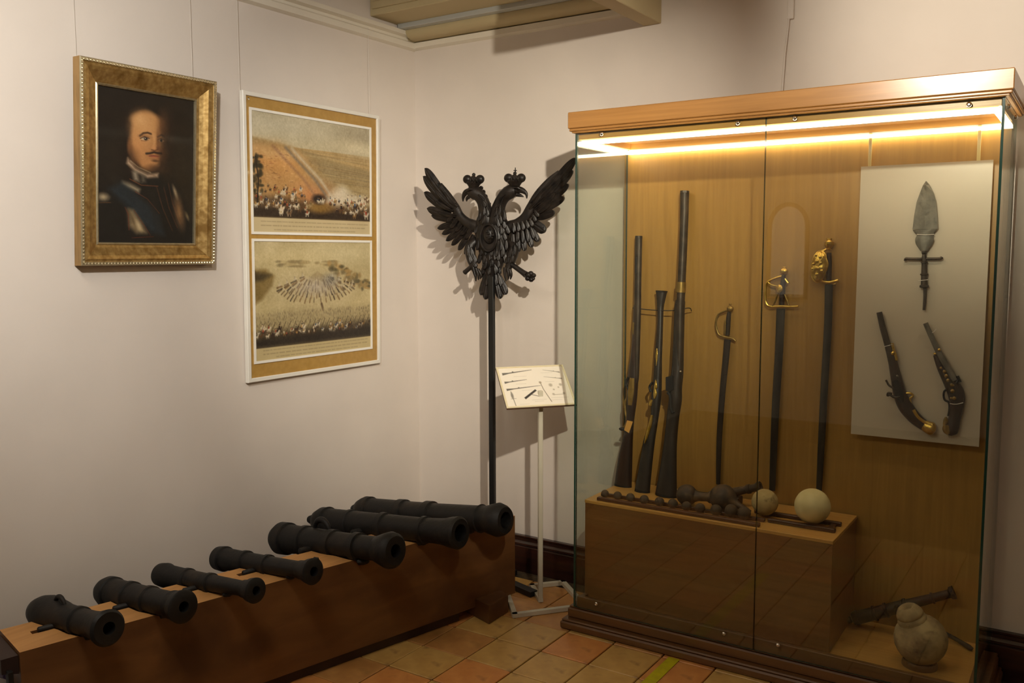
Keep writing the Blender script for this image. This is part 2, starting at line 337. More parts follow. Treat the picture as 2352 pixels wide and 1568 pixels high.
for nm, bx in (('f', (GX0+.012, GX1-.012, GY+.010, GY+.032)), ('b', (GX0+.012, GX1-.012, -.070, -.050)), ('l', (GX0+.012, GX0+.032, GY+.034, -.072)), ('r', (GX1-.032, GX1-.012, GY+.034, -.072))):
    led = MB().box(*bx, 2.041, 2.053, 'led'); h_ = MB().box(bx[0]+.0075, bx[1]-.0075, bx[2]+.0075, bx[3]-.0075, 2.0531, 2.0615, 'led_housing')
    o = part('light_strip', led, case); o['label'] = 'glowing white light strip'; part('strip_housing', h_, o)
def pane(x0, x1, y0, y1, z0, z1, thin):
    vs = [(x, y, z) for x in (x0, x1) for y in (y0, y1) for z in (z0, z1)]
    q = {'x0': (0, 1, 3, 2), 'x1': (4, 6, 7, 5), 'y0': (0, 4, 5, 1), 'y1': (2, 3, 7, 6), 'z0': (0, 2, 6, 4), 'z1': (1, 5, 7, 3)}
    mb = MB()
    for k, f in q.items(): mb.add(vs, [f], 'case_glass' if k[0] == thin else 'glass_edge')
    return mb
JX = 2.040
part('glass_pane', pane(GX0+.009, JX-.0012, GY, GY+.008, .097, 2.084, 'y'), case)
part('glass_pane', pane(JX+.0012, GX1-.009, GY, GY+.008, .097, 2.084, 'y'), case)
part('glass_pane', pane(GX0, GX0+.008, GY+.0, -.046, .097, 2.084, 'x'), case)
part('glass_pane', pane(GX1-.008, GX1, GY+.0, -.046, .097, 2.084, 'x'), case)
scr = MB().lathe([(0, .0085), (.003, .0085), (.006, .006), (.007, .003), (.0055, .0028), (.0055, 0)], (0, 0, 0), (0, -1, 0), 16, 'chrome')
so = None
for (px, py) in ((1382, 307), (1695, 282), (1826, 271), (2226, 240), (1370, 1386), (1663, 1455), (1787, 1481)):
    p = atY(px, py, GY)
    if so is None: so = scr.build('screw', None, case, (p[0], GY, p[2]))
    else: link('screw', so.data, case, (p[0], GY, p[2]))
for y, z in ((-.40, 2.07), (-.12, 2.07)):
    o = link('screw', so.data, case, (GX1, y, z)); o.rotation_euler = (0, 0, math.pi/2)
# hook fitting on the back light strip
# podium inside the case
pod = thing('display_podium', 'brown veneered box podium inside the glass case under the guns', 'podium', (1.79, -.25, FZ))
PZ = .549
part('body', MB().box(1.270, 2.302, -.438, -.058, FZ+.004, PZ-.014, 'podium_wood_shaded', b=.001), pod)
part('top', MB().box(1.268, 2.304, -.440, -.056, PZ-.014, PZ, 'oak_h_lit', b=.0015), pod)
part('shade_strip', MB().box(1.280, 2.292, -.428, -.066, FZ+.0003, FZ+.004, 'black_metal'), pod)  # black strip standing in for the line of shade under the podium
# white acrylic sheet
wbp = lean(-.085, .88, -.068, 1.935)
c4 = [wbp.at(*p) for p in ((1972, 382), (2277, 368), (2253, 1027), (1960, 996))]
x0 = (c4[0][0]+c4[3][0])/2; x1 = (c4[1][0]+c4[2][0])/2; z1 = (c4[0][2]+c4[1][2])/2; z0 = (c4[2][2]+c4[3][2])/2
def wbpt(x, z): return np.array([x, -.085+(.017)*(z-.88)/1.055, z])
sheet = thing('acrylic_sheet', 'pale translucent acrylic sheet hung on the back panel carrying spearhead and pistols', 'panel', ((x0+x1)/2, -.07, z0))
part('sheet', MB().prism([wbpt(x0, z0), wbpt(x1, z0), wbpt(x1, z1), wbpt(x0, z1)], (0, .005, 0), 'acrylic'), sheet)
for px in (2000, 2250):
    p = atY(px, 310, -.066); part('hanging_strip', MB().box(p[0]-.006, p[0]+.006, -.068, -.064, z1-.05, 2.06, 'strip_clear', b=.0008), sheet)
# ================================================================== LOFT HELPERS FOR TRACED OBJECTS (plane = where the thing really lies)
def loft(mb, pl, pts, thick, m, n=12, off=0., sub=4, smooth=True):
    P = [pl.at(x, y, off) for x, y, _ in pts]; W = [h*mpp(p) for (x, y, h), p in zip(pts, P)]
    T = [thick]*len(pts) if np.isscalar(thick) else thick
    return mb.tube(P, W, n, m, flat=T, nrm=pl.n, sub=sub, smooth=smooth)
def wireL(mb, pl, pts, r, m, off=0., sub=5, n=8):
    P = [pl.at(x, y, off) for x, y in pts]; return mb.tube(P, r, n, m, sub=sub)
def blob(mb, pl, x, y, rx, m, off=0., sq=(1, 1, 1)):
    p = pl.at(x, y, off); return mb.ball(p, rx*mpp(p), m, 14, 10, sq)
# ------------------------------------------------------------------ the three long guns
plA = lean(-.150, .549, -.066, 1.70)
g = thing('musket', 'dark musket with a small wooden tag at its trigger, leftmost of three guns', 'gun', (1.31, -.15, PZ), 'long guns standing in the case')
part('barrel', loft(MB(), plA, [(1467, 546, 8.5), (1465.5, 640, 8), (1464.5, 722, 8), (1463.5, 800, 6.5), (1463, 862, 5), (1463, 880, 2)], [.014, .014, .014, .013, .011, .006], 'steel_dark', off=.005), g)
part('muzzle', MB().lathe([(0, .0165), (.012, .0165), (.012, .009), (.002, .009)], plA.at(1467, 548, .006), (0, .06, 1), 16, 'steel_dark'), g)
part('stock', loft(MB(), plA, [(1463, 700, 8), (1460, 797, 9.5), (1454.5, 863, 13), (1451, 920, 12), (1447.5, 963, 9.5), (1442.5, 1005, 12), (1436, 1057, 18), (1431, 1117, 22)], [.014, .016, .02, .022, .018, .02, .022, .024], 'gun_wood'), g)
part('butt_plate', loft(MB(), plA, [(1431.3, 1113, 22.2), (1430.6, 1119, 22.2)], .0245, 'iron', sub=0), g)
part('lock_plate', loft(MB(), plA, [(1452, 868, 6), (1449, 900, 8), (1447, 930, 5)], .006, 'brass_dull', off=.02), g)
part('hammer', wireL(MB(), plA, [(1443, 866), (1438, 880), (1443, 893), (1449, 897)], .005, 'iron', off=.018), g)
part('trigger_guard', wireL(MB(), plA, [(1441, 912), (1436, 925), (1437, 945), (1440, 965), (1434, 982)], .006, 'brass_dull'), g)
part('ramrod_pipe', loft(MB(), plA, [(1457, 740, 3), (1455.5, 757, 4), (1457, 770, 2)], .006, 'brass_dull', off=.008), g)
part('band', loft(MB(), plA, [(1462, 590, 2.5), (1461, 628, 2.5)], .006, 'iron', off=.016), g)
tg = MB(); tp = [plA.at(*q, .026) for q in ((1441, 965), (1454, 968), (1445, 994), (1434, 987))]; tg.prism(tp, plA.n*.003, 'tag_wood'); part('tag', tg, g)
part('tag_knob', blob(MB(), plA, 1429, 985, 5.5, 'iron', .022, (1.5, 1, .7)), g)
plB = lean(-.192, .549, -.072, 1.45)
g = thing('blunderbuss', 'short flared-muzzle blunderbuss with bright brass fittings between two longer guns', 'gun', (1.42, -.19, PZ), 'long guns standing in the case')
part('barrel', loft(MB(), plB, [(1519.5, 670, 13.5), (1518, 690, 10), (1517, 708, 7.5), (1516.5, 750, 6.5), (1514, 800, 7.5), (1511, 868, 8)], [.020, .017, .014, .013, .014, .015], 'gun_black', off=.006), g)
part('muzzle', MB().lathe([(0, .026), (.006, .027), (.006, .02), (-.004, .016)], plB.at(1519.5, 671, .006), (0, .12, 1), 18, 'gun_black'), g)
part('stock', loft(MB(), plB, [(1516, 740, 6), (1513, 797, 8), (1510.5, 868, 10), (1507, 915, 12), (1503, 962, 9.5), (1491, 1015, 14), (1481.5, 1081, 16.5), (1475, 1129, 19)], [.012, .014, .018, .02, .016, .018, .02, .022], 'gun_black'), g)
part('butt_plate', loft(MB(), plB, [(1475.6, 1125, 19.2), (1474.7, 1131, 19.2)], .0225, 'iron', sub=0), g)
part('finial', loft(MB(), plB, [(1509.5, 800, 1.5), (1509, 815, 4), (1509, 828, 3), (1507.5, 840, .8)], .005, 'brass', off=.016), g)
part('side_plate', loft(MB(), plB, [(1506.5, 872, 1), (1506, 888, 5), (1504.5, 893, 3), (1505, 905, 5), (1503.5, 915, 2)], .005, 'brass', off=.02), g)
part('trigger_guard', loft(MB(), plB, [(1503, 917, 3), (1497, 924, 7), (1494, 931, 4)], .010, 'brass', off=.008), g)
part('guard_tang', loft(MB(), plB, [(1498, 953, 3), (1493, 975, 4.5), (1486, 1000, 4), (1481, 1018, 1)], .006, 'brass', off=.016), g)
part('hammer', wireL(MB(), plB, [(1499, 878), (1492, 888), (1495, 900)], .0055, 'iron', off=.018), g)
plC = lean(-.202, .549, -.066, 1.93)
g = thing('wall_gun', 'tallest and heaviest of the three dark guns with thick barrel in the case', 'gun', (1.54, -.2, PZ), 'long guns standing in the case')
part('barrel', loft(MB(), plC, [(1572.5, 443, 10.3), (1571, 520, 9.5), (1566, 640, 9), (1563, 708, 9), (1561.5, 800, 8), (1561, 850, 6), (1561, 872, 2)], [.02, .02, .02, .02, .018, .015, .006], 'steel_dark', off=.006), g)
part('muzzle', MB().lathe([(0, .021), (.01, .021), (.01, .012), (0, .012)], plC.at(1572.5, 444, .008), (0, .1, 1), 8, 'steel_dark', smooth=False), g)
part('band', loft(MB(), plC, [(1565, 648, 11), (1563.5, 672, 11.5)], .022, 'brass_dull', off=.006, sub=2), g)
part('stock', loft(MB(), plC, [(1563, 690, 11.5), (1561, 710, 12.3), (1558.6, 788, 12.8), (1556, 854, 14), (1551, 890, 16), (1551, 920, 15.5), (1546, 955, 15), (1540.5, 1010, 15.5), (1535.5, 1071, 20), (1530, 1137, 27)], [.018, .02, .022, .026, .028, .027, .024, .024, .026, .03], 'gun_black'), g)
part('butt_plate', loft(MB(), plC, [(1530.3, 1134, 27), (1529.7, 1139, 27)], .0302, 'iron', sub=0), g)
lk = MB(); lp = [plC.at(*q, .026) for q in ((1530, 866), (1546, 862), (1548, 894), (1538, 900), (1530, 896))]; lk.prism(lp, plC.n*.006, 'iron'); part('lock_plate', lk, g)
part('hammer', wireL(MB(), plC, [(1534, 900), (1540, 910), (1541, 935), (1546, 948)], .008, 'iron', off=.026), g)
part('screw', blob(MB(), plC, 1563, 853, 2.6, 'chrome', .03), g)
b = MB(); b.tube([atY(1453, 707, -.10), atY(1500, 712, -.10), atY(1548, 713, -.105), atY(1582, 707, -.10), atY(1588, 714, -.06)], .0022, 6, 'cord_black', sub=4)
tag(b.build('tie_wire'), 'thin black wire tied across the three guns', 'wire')
# ------------------------------------------------------------------ swords
plS = Plane((0, -.066, 0), (0, -1, 0))
def blade(mb, pl, pts, th, m, off=0.): return loft(mb, pl, pts, th, m, 8, off, 5)
s = thing('sabre', 'short sabre with slim rusty knuckle bow, smallest of three hung swords', 'sword', plS.at(1650, 1110), 'swords on the back panel')
part('blade', blade(MB(), plS, [(1671, 779, 8), (1667, 826, 7.6), (1659, 908, 7), (1652, 1010, 6.6), (1649.5, 1112, 5)], .006, 'gun_black'), s)
part('grip', loft(MB(), plS, [(1675, 716, 3.5), (1674, 725, 5), (1672, 750, 5.8), (1671, 770, 5)], .010, 'steel_dark'), s)
part('pommel', blob(blob(MB(), plS, 1677, 709, 8, 'brass_dull', 0, (1, .8, .9)), plS, 1678, 698, 3, 'brass_dull', 0, (1.3, 1, .6)), s)
part('guard', wireL(MB(), plS, [(1671, 712), (1660, 716), (1648.5, 724), (1644.5, 742), (1647, 758), (1653, 769), (1668, 774), (1682, 777), (1690, 783)], .0045, 'brass_dull', .004), s)
part('grip_strip', wireL(MB(), plS, [(1666, 735), (1665, 766)], .0035, 'brass_dull', .01, 0), s)
s = thing('sword', 'straight-bladed sword with looped brass hilt, middle of three hung swords', 'sword', plS.at(1775, 1120), 'swords on the back panel')
part('blade', blade(MB(), plS, [(1793.5, 708, 10), (1789.4, 806, 9.5), (1783, 908, 9), (1778, 1010, 8.5), (1773.5, 1126, 7)], .006, 'blade'), s)
part('grip', loft(MB(), plS, [(1800, 632, 4), (1799, 645, 6), (1797, 672, 6.5), (1795.5, 700, 6)], .011, 'gun_wood'), s)
part('pommel', blob(blob(MB(), plS, 1801, 623, 9, 'brass', 0, (1, .8, .9)), plS, 1802, 614, 3.5, 'brass', 0, (1.3, 1, .5)), s)
part('knuckle_bow', wireL(MB(), plS, [(1796, 634), (1780, 639), (1764, 647), (1758.5, 660), (1758.5, 690), (1764, 701), (1773, 704)], .005, 'brass', .006), s)
part('side_ring', wireL(MB(), plS, [(1764, 648), (1772, 654), (1784, 657), (1791, 660)], .004, 'brass', .008), s)
part('guard_disc', MB().lathe([(0, .016), (.004, .017), (.008, .010), (.009, 0)], plS.at(1791, 663, .014), (-.5, -1, .1), 16, 'brass'), s)
part('crossguard', wireL(MB(), plS, [(1773, 704), (1795, 703), (1815, 704), (1834, 703)], .0045, 'brass', .006), s)
part('strap', wireL(MB(), plS, [(1787, 672), (1781, 690), (1774, 702)], .0035, 'brass_dull', .008), s)
part('strap', wireL(MB(), plS, [(1803, 640), (1810, 650)], .004, 'brass', .008, 0), s)
part('strap', wireL(MB(), plS, [(1802, 676), (1809, 692), (1812, 702)], .0035, 'brass_dull', .004), s)
s = thing('sword', 'sword with pierced brass shell guard, longest and rightmost of three hung swords', 'sword', plS.at(1883, 1125), 'swords on the back panel')
part('blade', blade(MB(), plS, [(1903.7, 653, 9), (1901.6, 748, 9), (1893.5, 887, 8.5), (1887, 1010, 8), (1881, 1126, 6.5)], .006, 'blade'), s)
part('grip', loft(MB(), plS, [(1904.5, 580, 5), (1904.5, 600, 6.3), (1904, 625, 6.3), (1903.7, 644, 6)], .011, 'gun_wood'), s)
part('pommel', MB().lathe([(-.022, .008), (-.018, .010), (-.014, .006), (-.01, .012), (0, .0185), (.012, .0175), (.02, .008), (.022, .011), (.026, .011), (.027, 0)], plS.at(1904.5, 562), (0, 0, 1), 18, 'brass'), s)
sh = MB(); c0 = plS.at(1881, 612, .02); k = mpp(c0)
R = []
for i in range(9):
    th = i/8*math.pi*.5
    R.append([c0+np.array([ (17*math.sin(th)*math.cos(q)+6*math.sin(th)*math.sin(q)*.5)*k, -.016*math.cos(th)+.0025*math.sin(5*q)*math.sin(th*2), 36*k*math.sin(th)*math.sin(q)]) for q in np.linspace(0, 2*math.pi, 24, endpoint=False)])
sh.rings(R, 'brass', cap=True); shell = part('shell_guard', sh, s)
part('rim', MB().tube(R[-1], .003, 6, 'brass', closed=True), shell)
orn = MB()
for (px, py, r_) in ((1876, 600, 5), (1884, 604, 4), (1878, 616, 5), (1887, 622, 4), (1876, 630, 4), (1868, 606, 3), (1866, 617, 3), (1884, 590, 4), (1874, 586, 3)): blob(orn, plS, px, py, r_, 'brass', .034, (1, .5, 1))
part('ornament', orn, shell)
part('knuckle_bow', wireL(MB(), plS, [(1899, 572), (1889, 577), (1875, 583)], .005, 'brass', .014), s)
part('knuckle_bow', wireL(MB(), plS, [(1888, 584), (1896, 592), (1901, 606), (1897, 622)], .004, 'brass', .02), s)
part('crossguard', wireL(MB(), plS, [(1876, 640), (1890, 646), (1906, 648), (1918, 645), (1926, 643)], .006, 'brass', .004), s)
part('quillon_tip', blob(MB(), plS, 1917, 653, 4, 'brass_dull', .004), s)
# ------------------------------------------------------------------ spearhead and pistols on the sheet
plW = Plane(wbpt(x0, z0), np.array([0, -1.055, .017])); OFS = .012
def cP(bx, by, sc, L): return [(bx+x/sc, by+y/sc, h/sc) for x, y, h in L]
s = thing('spearhead', 'broad leaf-shaped iron spearhead with a crossbar mounted above the two pistols', 'spearhead', plW.at(2122, 712), None)
sp = MB(); outl = [(225, 75, 4), (227, 120, 35), (230, 200, 68), (226, 300, 98), (219, 450, 117), (215, 560, 125), (213, 600, 128)]
Rr = []
for x, y, h_ in outl:
    c = plW.at(2080+x/4.75, 400+y/4.75, OFS); q = mpp(c)*h_/4.75
    Rr.append([c+np.array([-q, 0, 0]), c+np.array([0, -.010, 0]), c+np.array([q, 0, 0]), c+np.array([0, .006, 0])])
sp.rings(Rr, 'steel_grey', smooth=False); part('blade', sp, s)
part('blade_base', loft(MB(), plW, cP(2080, 400, 4.75, [(213, 600, 127), (213, 625, 110), (214, 655, 84), (212, 675, 84), (206, 715, 95), (204, 760, 85), (203, 800, 60), (203, 835, 38)]), .007, 'steel_grey', 10, OFS, 3), s)
pz = lambda y: plW.at(2080+203/4.75, 400+y/4.75, OFS)
mz_ = mpp(pz(900))/4.75
part('socket', MB().lathe([(0, 20*mz_), (10*mz_, 26*mz_), (30*mz_, 26*mz_), (40*mz_, 18*mz_), (60*mz_, 24*mz_), (115*mz_, 24*mz_), (120*mz_, 36*mz_), (130*mz_, 36*mz_), (135*mz_, 28*mz_), (245*mz_, 31*mz_), (250*mz_, 42*mz_), (262*mz_, 42*mz_), (268*mz_, 32*mz_), (370*mz_, 35*mz_), (376*mz_, 48*mz_), (398*mz_, 48*mz_), (402*mz_, 20*mz_)], pz(835), pz(1230)-pz(835), 16, 'steel_dark'), s)
part('crossbar', wireL(MB(), plW, [(2080-1, 599), (2081, 594), (2090, 594.5), (2122, 594.5), (2155, 594), (2161, 593), (2164, 590)], .0055, 'steel_dark', OFS), s)
part('tang', loft(MB(), plW, cP(2080, 400, 4.75, [(211, 1225, 17), (211, 1330, 17), (206, 1420, 16), (200, 1482, 14)]), .005, 'steel_dark', 8, OFS), s)
part('tie_thread', wireL(MB(), plW, [(2106, 538), (2125, 539.5), (2146, 538)], .0012, 'cable_white', OFS+.009, 0), s)
part('tie_thread', wireL(MB(), plW, [(2109, 645), (2120, 643.5), (2132, 642)], .0012, 'cable_white', OFS+.012, 0), s)
s = thing('pistol', 'flintlock pistol with bulbous brass butt mounted below left of the spearhead', 'pistol', plW.at(2139, 985), 'flintlock pistols on the sheet')
Q = lambda L: cP(2000, 700, 4.9, L)
q2 = lambda L: [(2000+x/4.9, 700+y/4.9) for x, y in L]
part('barrel', loft(MB(), plW, Q([(95, 82, 31), (140, 270, 34), (190, 450, 36), (235, 640, 38), (280, 850, 40)]), .010, 'steel_dark', 8, OFS+.004), s)
part('stock', loft(MB(), plW, Q([(215, 470, 36), (255, 680, 50), (300, 880, 64), (330, 1010, 72), (390, 1140, 80), (480, 1255, 74), (580, 1340, 64), (640, 1375, 62)]), [.010, .014, .018, .02, .02, .018, .016, .016], 'gun_wood', 12, OFS), s)
part('butt_cap', loft(MB(), plW, Q([(600, 1350, 62), (650, 1378, 72), (690, 1395, 74), (720, 1405, 50), (735, 1410, 15)]), [.017, .021, .022, .016, .006], 'brass', 12, OFS), s)
part('back_strap', wireL(MB(), plW, q2([(480, 1180), (530, 1260), (610, 1320), (690, 1345)]), .006, 'brass', OFS+.012), s)
part('lock_plate', loft(MB(), plW, Q([(270, 850, 30), (300, 950, 45), (330, 1040, 40), (350, 1100, 20)]), .006, 'iron', 10, OFS+.018), s)
part('hammer', wireL(MB(), plW, q2([(330, 1030), (270, 1040), (215, 1010), (190, 1020), (200, 990), (240, 1000)]), .005, 'steel_dark', OFS+.02), s)
part('frizzen', wireL(MB(), plW, q2([(255, 935), (205, 905), (185, 870), (170, 845)]), .004, 'steel_dark', OFS+.018), s)
part('trigger_guard', wireL(MB(), plW, q2([(385, 995), (440, 993), (475, 1020), (440, 1060), (460, 1130)]), .0045, 'brass', OFS), s)
part('ramrod_pipe', wireL(MB(), plW, q2([(240, 430), (255, 500), (285, 590), (290, 625)]), .0055, 'brass', OFS+.006), s)
part('pipe_ring', blob(MB(), plW, 2051, 811, 5, 'brass', OFS+.008), s)
part('side_screw', blob(MB(), plW, 2061, 864, 3.4, 'steel_grey', OFS+.02), s)
part('tie_thread', wireL(MB(), plW, q2([(150, 470), (195, 458), (245, 445)]), .0012, 'cable_white', OFS+.016, 0), s)
s = thing('pistol', 'slender curved pistol with engraved lock mounted below right of the spearhead', 'pistol', plW.at(2184, 990), 'flintlock pistols on the sheet')
part('barrel', loft(MB(), plW, Q([(615, 205, 27), (690, 370, 30), (770, 540, 33), (860, 700, 36), (950, 850, 38)]), .009, 'steel_grey', 8, OFS+.008), s)
part('stock', loft(MB(), plW, Q([(730, 560, 28), (790, 690, 48), (860, 820, 62), (930, 930, 84), (965, 1020, 88), (970, 1100, 80), (960, 1200, 68), (940, 1290, 64), (915, 1380, 72), (900, 1430, 66), (890, 1465, 25)]), [.010, .013, .016, .02, .021, .02, .017, .016, .018, .016, .007], 'gun_wood', 12, OFS), s)
part('butt_cap', loft(MB(), plW, Q([(850, 1350, 34), (855, 1390, 46), (865, 1430, 40), (870, 1455, 15)]), .012, 'brass_dull', 10, OFS+.008), s)
part('butt_ornament', loft(MB(), plW, Q([(845, 1260, 10), (845, 1300, 26), (830, 1350, 18)]), .006, 'brass_dull', 8, OFS+.01), s)
lkp = part('lock_plate', loft(MB(), plW, Q([(800, 730, 24), (860, 840, 34), (910, 940, 44), (935, 1040, 40), (930, 1090, 18)]), .006, 'steel_dark', 10, OFS+.018), s)
en = MB()
for (x, y, r_) in ((790, 710, 14), (830, 750, 20), (850, 800, 22), (870, 850, 20), (910, 900, 18), (930, 905, 12), (920, 970, 22), (940, 1050, 20), (905, 1050, 14)): blob(en, plW, 2000+x/4.9, 700+y/4.9, r_/4.9, 'brass_dull', OFS+.024, (1, .5, 1))
part('engraving', en, lkp)
part('hammer', wireL(MB(), plW, q2([(960, 880), (990, 840), (975, 800), (1010, 870)]), .005, 'iron', OFS+.014), s)
part('trigger_guard', wireL(MB(), plW, q2([(870, 950), (830, 970), (820, 1020), (835, 1070), (880, 1100), (885, 1180), (870, 1250)]), .004, 'iron', OFS+.004), s)
part('sight', blob(MB(), plW, 2157, 803, 3.4, 'brass', OFS+.018), s)
part('fore_cap', blob(MB(), plW, 2149, 812, 4.4, 'brass', OFS+.004, (1.2, 1, .6)), s)
part('tie_thread', wireL(MB(), plW, q2([(890, 1110), (960, 1118), (1040, 1100)]), .0014, 'cable_white', OFS+.02, 3), s)
part('tie_thread', wireL(MB(), plW, q2([(690, 315), (715, 300), (735, 275)]), .0014, 'cable_white', OFS+.018, 0), s)
# ------------------------------------------------------------------ shot, stone balls and racks on the podium
r1 = MB().box(1.318, 2.022, -.425, -.402, PZ, PZ+.014, 'rack_wood', b=.002)
tag(r1.build('shot_rail'), 'narrow dark wooden rail along the podium front edge below the small shot', 'rail')
r2 = MB().box(1.296, 1.50, -.352, -.333, PZ, PZ+.018, 'rack_wood', b=.002).box(1.52, 2.02, -.352, -.336, PZ, PZ+.010, 'rack_wood', b=.002)
r2 = MB().box(1.300, 2.020, -.352, -.336, PZ, PZ+.014, 'rack_wood', b=.002)
tag(r2.build('shot_rail'), 'narrow dark wooden rail behind the row of small iron shot', 'rail')
r3 = MB().box(1.93, 2.286, -.352, -.325, PZ, PZ+.016, 'rack_wood', b=.002).box(1.93, 2.286, -.245, -.222, PZ, PZ+.016, 'rack_wood', b=.002).box(2.255, 2.272, -.325, -.245, PZ, PZ+.012, 'rack_wood', b=.002)
r3 = MB().box(2.03, 2.286, -.345, -.322, PZ, PZ+.016, 'rack_wood', b=.003).box(2.25, 2.272, -.322, -.25, PZ, PZ+.010, 'rack_wood', b=.002).box(1.945, 2.286, -.25, -.23, PZ, PZ+.016, 'rack_wood', b=.003)
tag(r3.build('ball_rack'), 'low brown wooden rack under the large stone balls', 'rack')
smalls = [(1388, 1132, 9), (1418, 1136, 9.5), (1449, 1140, 10), (1481, 1145, 10.5), (1517, 1150, 11), (1546, 1156, 11.5), (1579, 1160, 11), (1613, 1163, 11.5), (1648, 1170, 13), (1683, 1173, 15), (1714, 1177, 15)]
sm0 = MB().ball((0, 0, 0), 1, 'iron_rust', 18, 12, jit=.03); me0 = None
ords = ['leftmost', 'second', 'third', 'fourth', 'fifth', 'sixth', 'seventh', 'eighth', 'ninth', 'tenth', 'rightmost']
for i, (px, py, r_) in enumerate(smalls):
    p = atZ(px, py, PZ+.025); rr = r_*mpp(p)
    loc = (p[0], -.377+(.012 if i > 8 else 0), PZ+rr+.004)
    o = sm0.build('iron_shot', None, None, loc) if me0 is None else link('iron_shot', me0, None, loc)
    me0 = o.data; o.scale = (rr,)*3; o.rotation_euler = (i*.7, i*1.3, i*2.1)
    tag(o, '%s small iron shot in the front row counted from the left' % ords[i] if 0 < i < 10 else ('leftmost small iron shot in the front row' if i == 0 else 'dark shiny rightmost shot of the front row by the glass joint'), 'cannonball', 'small iron shot on the podium')
s = thing('bar_shot', 'rusty bar shot with a pale patch, two joined iron balls with collar', 'bar shot', (1.74, -.288, PZ))
B1 = np.array([1.670, -.285, PZ+.044]); B2 = np.array([1.826, -.282, PZ+.055])
part('ball', MB().ball(B1, .044, 'iron_rust', 24, 16, jit=.012), s)
part('collar', MB().lathe([(0, .020), (.01, .024), (.02, .020), (.06, .019), (.07, .025), (.082, .025), (.09, .02), (.14, .02)], B1+np.array([.03, 0, 0]), B2-B1, 18, 'iron_rust'), s)
part('ball', MB().lathe([(-.055, 0), (-.05, .024), (-.035, .043), (-.015, .053), (.005, .055), (.025, .049), (.042, .036), (.055, .022), (.075, .014), (.115, .009), (.13, .008), (.131, 0)], B2, (.97, -.20, -.27), 26, 'iron_rust'), s)
s = thing('small_barrel', 'small dark cannon barrel lying behind the bar shot and spotted stone ball', 'barrel', (1.92, -.15, PZ))
e0, e1 = atY(1640, 1139, -.16), atY(1747, 1117, -.16)
part('barrel', MB().lathe([(0, .020), (.10, .0185), (.150, .0165), (.152, .020), (.165, .020), (.167, .016), (.19, .016), (.2, .022), (.212, .022), (.212, .012), (.19, .012)], e0, e1-e0, 18, 'iron_rust'), s)
part('rest', MB().box(1.82, 1.86, -.185, -.135, PZ, PZ+.035, 'rack_wood', b=.003), s)
o = MB().ball((0, 0, 0), .052, 'stone_dirty', 28, 18, jit=.02).build('stone_ball', None, None, (1.999, -.282, PZ+.0625)); tag(o, 'spotted dirty stone cannonball on the podium beside the iron bar shot', 'cannonball', 'stone balls on the podium')
o = MB().ball((0, 0, 0), .0675, 'stone_white', 32, 20, jit=.008).build('stone_ball', None, None, (2.186, -.286, PZ+.0765)); tag(o, 'clean cream-white stone cannonball, largest ball on the podium', 'cannonball', 'stone balls on the podium')
# ------------------------------------------------------------------ things on the case floor
s = thing('swivel_gun', 'small dark ringed swivel gun propped on the case floor behind the stone bomb', 'cannon', (2.4, -.12, FZ))
m0 = atZ(1957, 1426, FZ+.03); m0 = np.array([m0[0], -.135, FZ+.032]); m1 = atY(2192, 1360, -.085); Lg = np.linalg.norm(m1-m0)
pr = [(-.03, .0), (-.028, .012), (-.012, .014), (-.006, .010), (0, .024), (.012, .029), (.02, .029), (.022, .026), (.08, .026), (.083, .030), (.09, .030), (.092, .025), (.125, .0245), (.128, .029), (.136, .029), (.138, .024), (.20, .0225), (.203, .027), (.212, .027), (.214, .021), (Lg*.78, .0175), (Lg*.785, .022), (Lg*.80, .022), (Lg*.805, .017), (Lg*.95, .0165), (Lg*.965, .024), (Lg, .026), (Lg, .012), (Lg*.9, .012)]
part('barrel', MB().lathe(pr, m0, m1-m0, 24, 'iron'), s)
tc = m0+(m1-m0)*.45
part('trunnion', MB().lathe([(-.04, 0), (-.04, .012), (-.03, .014), (.03, .014), (.04, .012), (.04, 0)], tc, (.15, -1, .1), 16, 'iron'), s)
part('prop', MB().box(tc[0]+.02, tc[0]+.045, -.11, -.085, FZ, tc[2]-.012, 'iron', b=.002), s)
b = MB(); b.tube([atZ(2165, 1450, FZ+.03), atZ(2200, 1470, FZ+.018), atZ(2226, 1486, FZ+.012), atZ(2233, 1491, FZ+.008)], [.007, .008, .010, .008], 10, 'iron')
tag(b.build('iron_rod'), 'thin dark iron rod lying on the case floor right of the stone bomb', 'rod')
bc = atZ(2112, 1528, FZ); bc = np.array([bc[0], bc[1], FZ]); k = 1.0
s = thing('stone_bomb', 'pale weathered round stone bomb with broken neck on a ring stand', 'bomb', bc)
part('ring_stand', MB().lathe([(0, .052), (0, .060), (.012, .060), (.022, .056), (.022, .046), (.004, .046)], bc, (0, 0, 1), 28, 'oak_dark'), s)
cb = bc+np.array([0, 0, .100]); axb = np.array([-.36, -.20, .90])
part('body', MB().ball(cb, .090, 'stone_grey', 36, 24, jit=.02), s)
part('neck', MB().lathe([(.070, .050), (.082, .051), (.090, .047), (.093, .044), (.098, .047), (.106, .046), (.116, .041), (.126, .034), (.131, .027), (.127, .018), (.116, .013), (.113, 0)], cb, axb, 28, 'stone_grey'), s)
# ================================================================== CEILING-FED CABLE ABOVE THE CASE
p = atY(1812, 0, 0); q = atY(1819, 45, 0)
s = thing('power_cable', 'white power cable dropping from slim conduit to the top of the case', 'cable', (p[0], -.01, 2.25))
part('conduit', MB().box(q[0]-.016, q[0]+.010, -.016, -.001, q[2], ZC-.002, 'cable_white', b=.002), s)
part('cord', MB().tube([atY(1812, 43, -.012), atY(1808, 80, -.014), atY(1803, 120, -.02), atY(1800, 160, -.02), atY(1797, 200, -.018), atY(1796, 215, -.018)], .0045, 8, 'cable_white', sub=4), s)
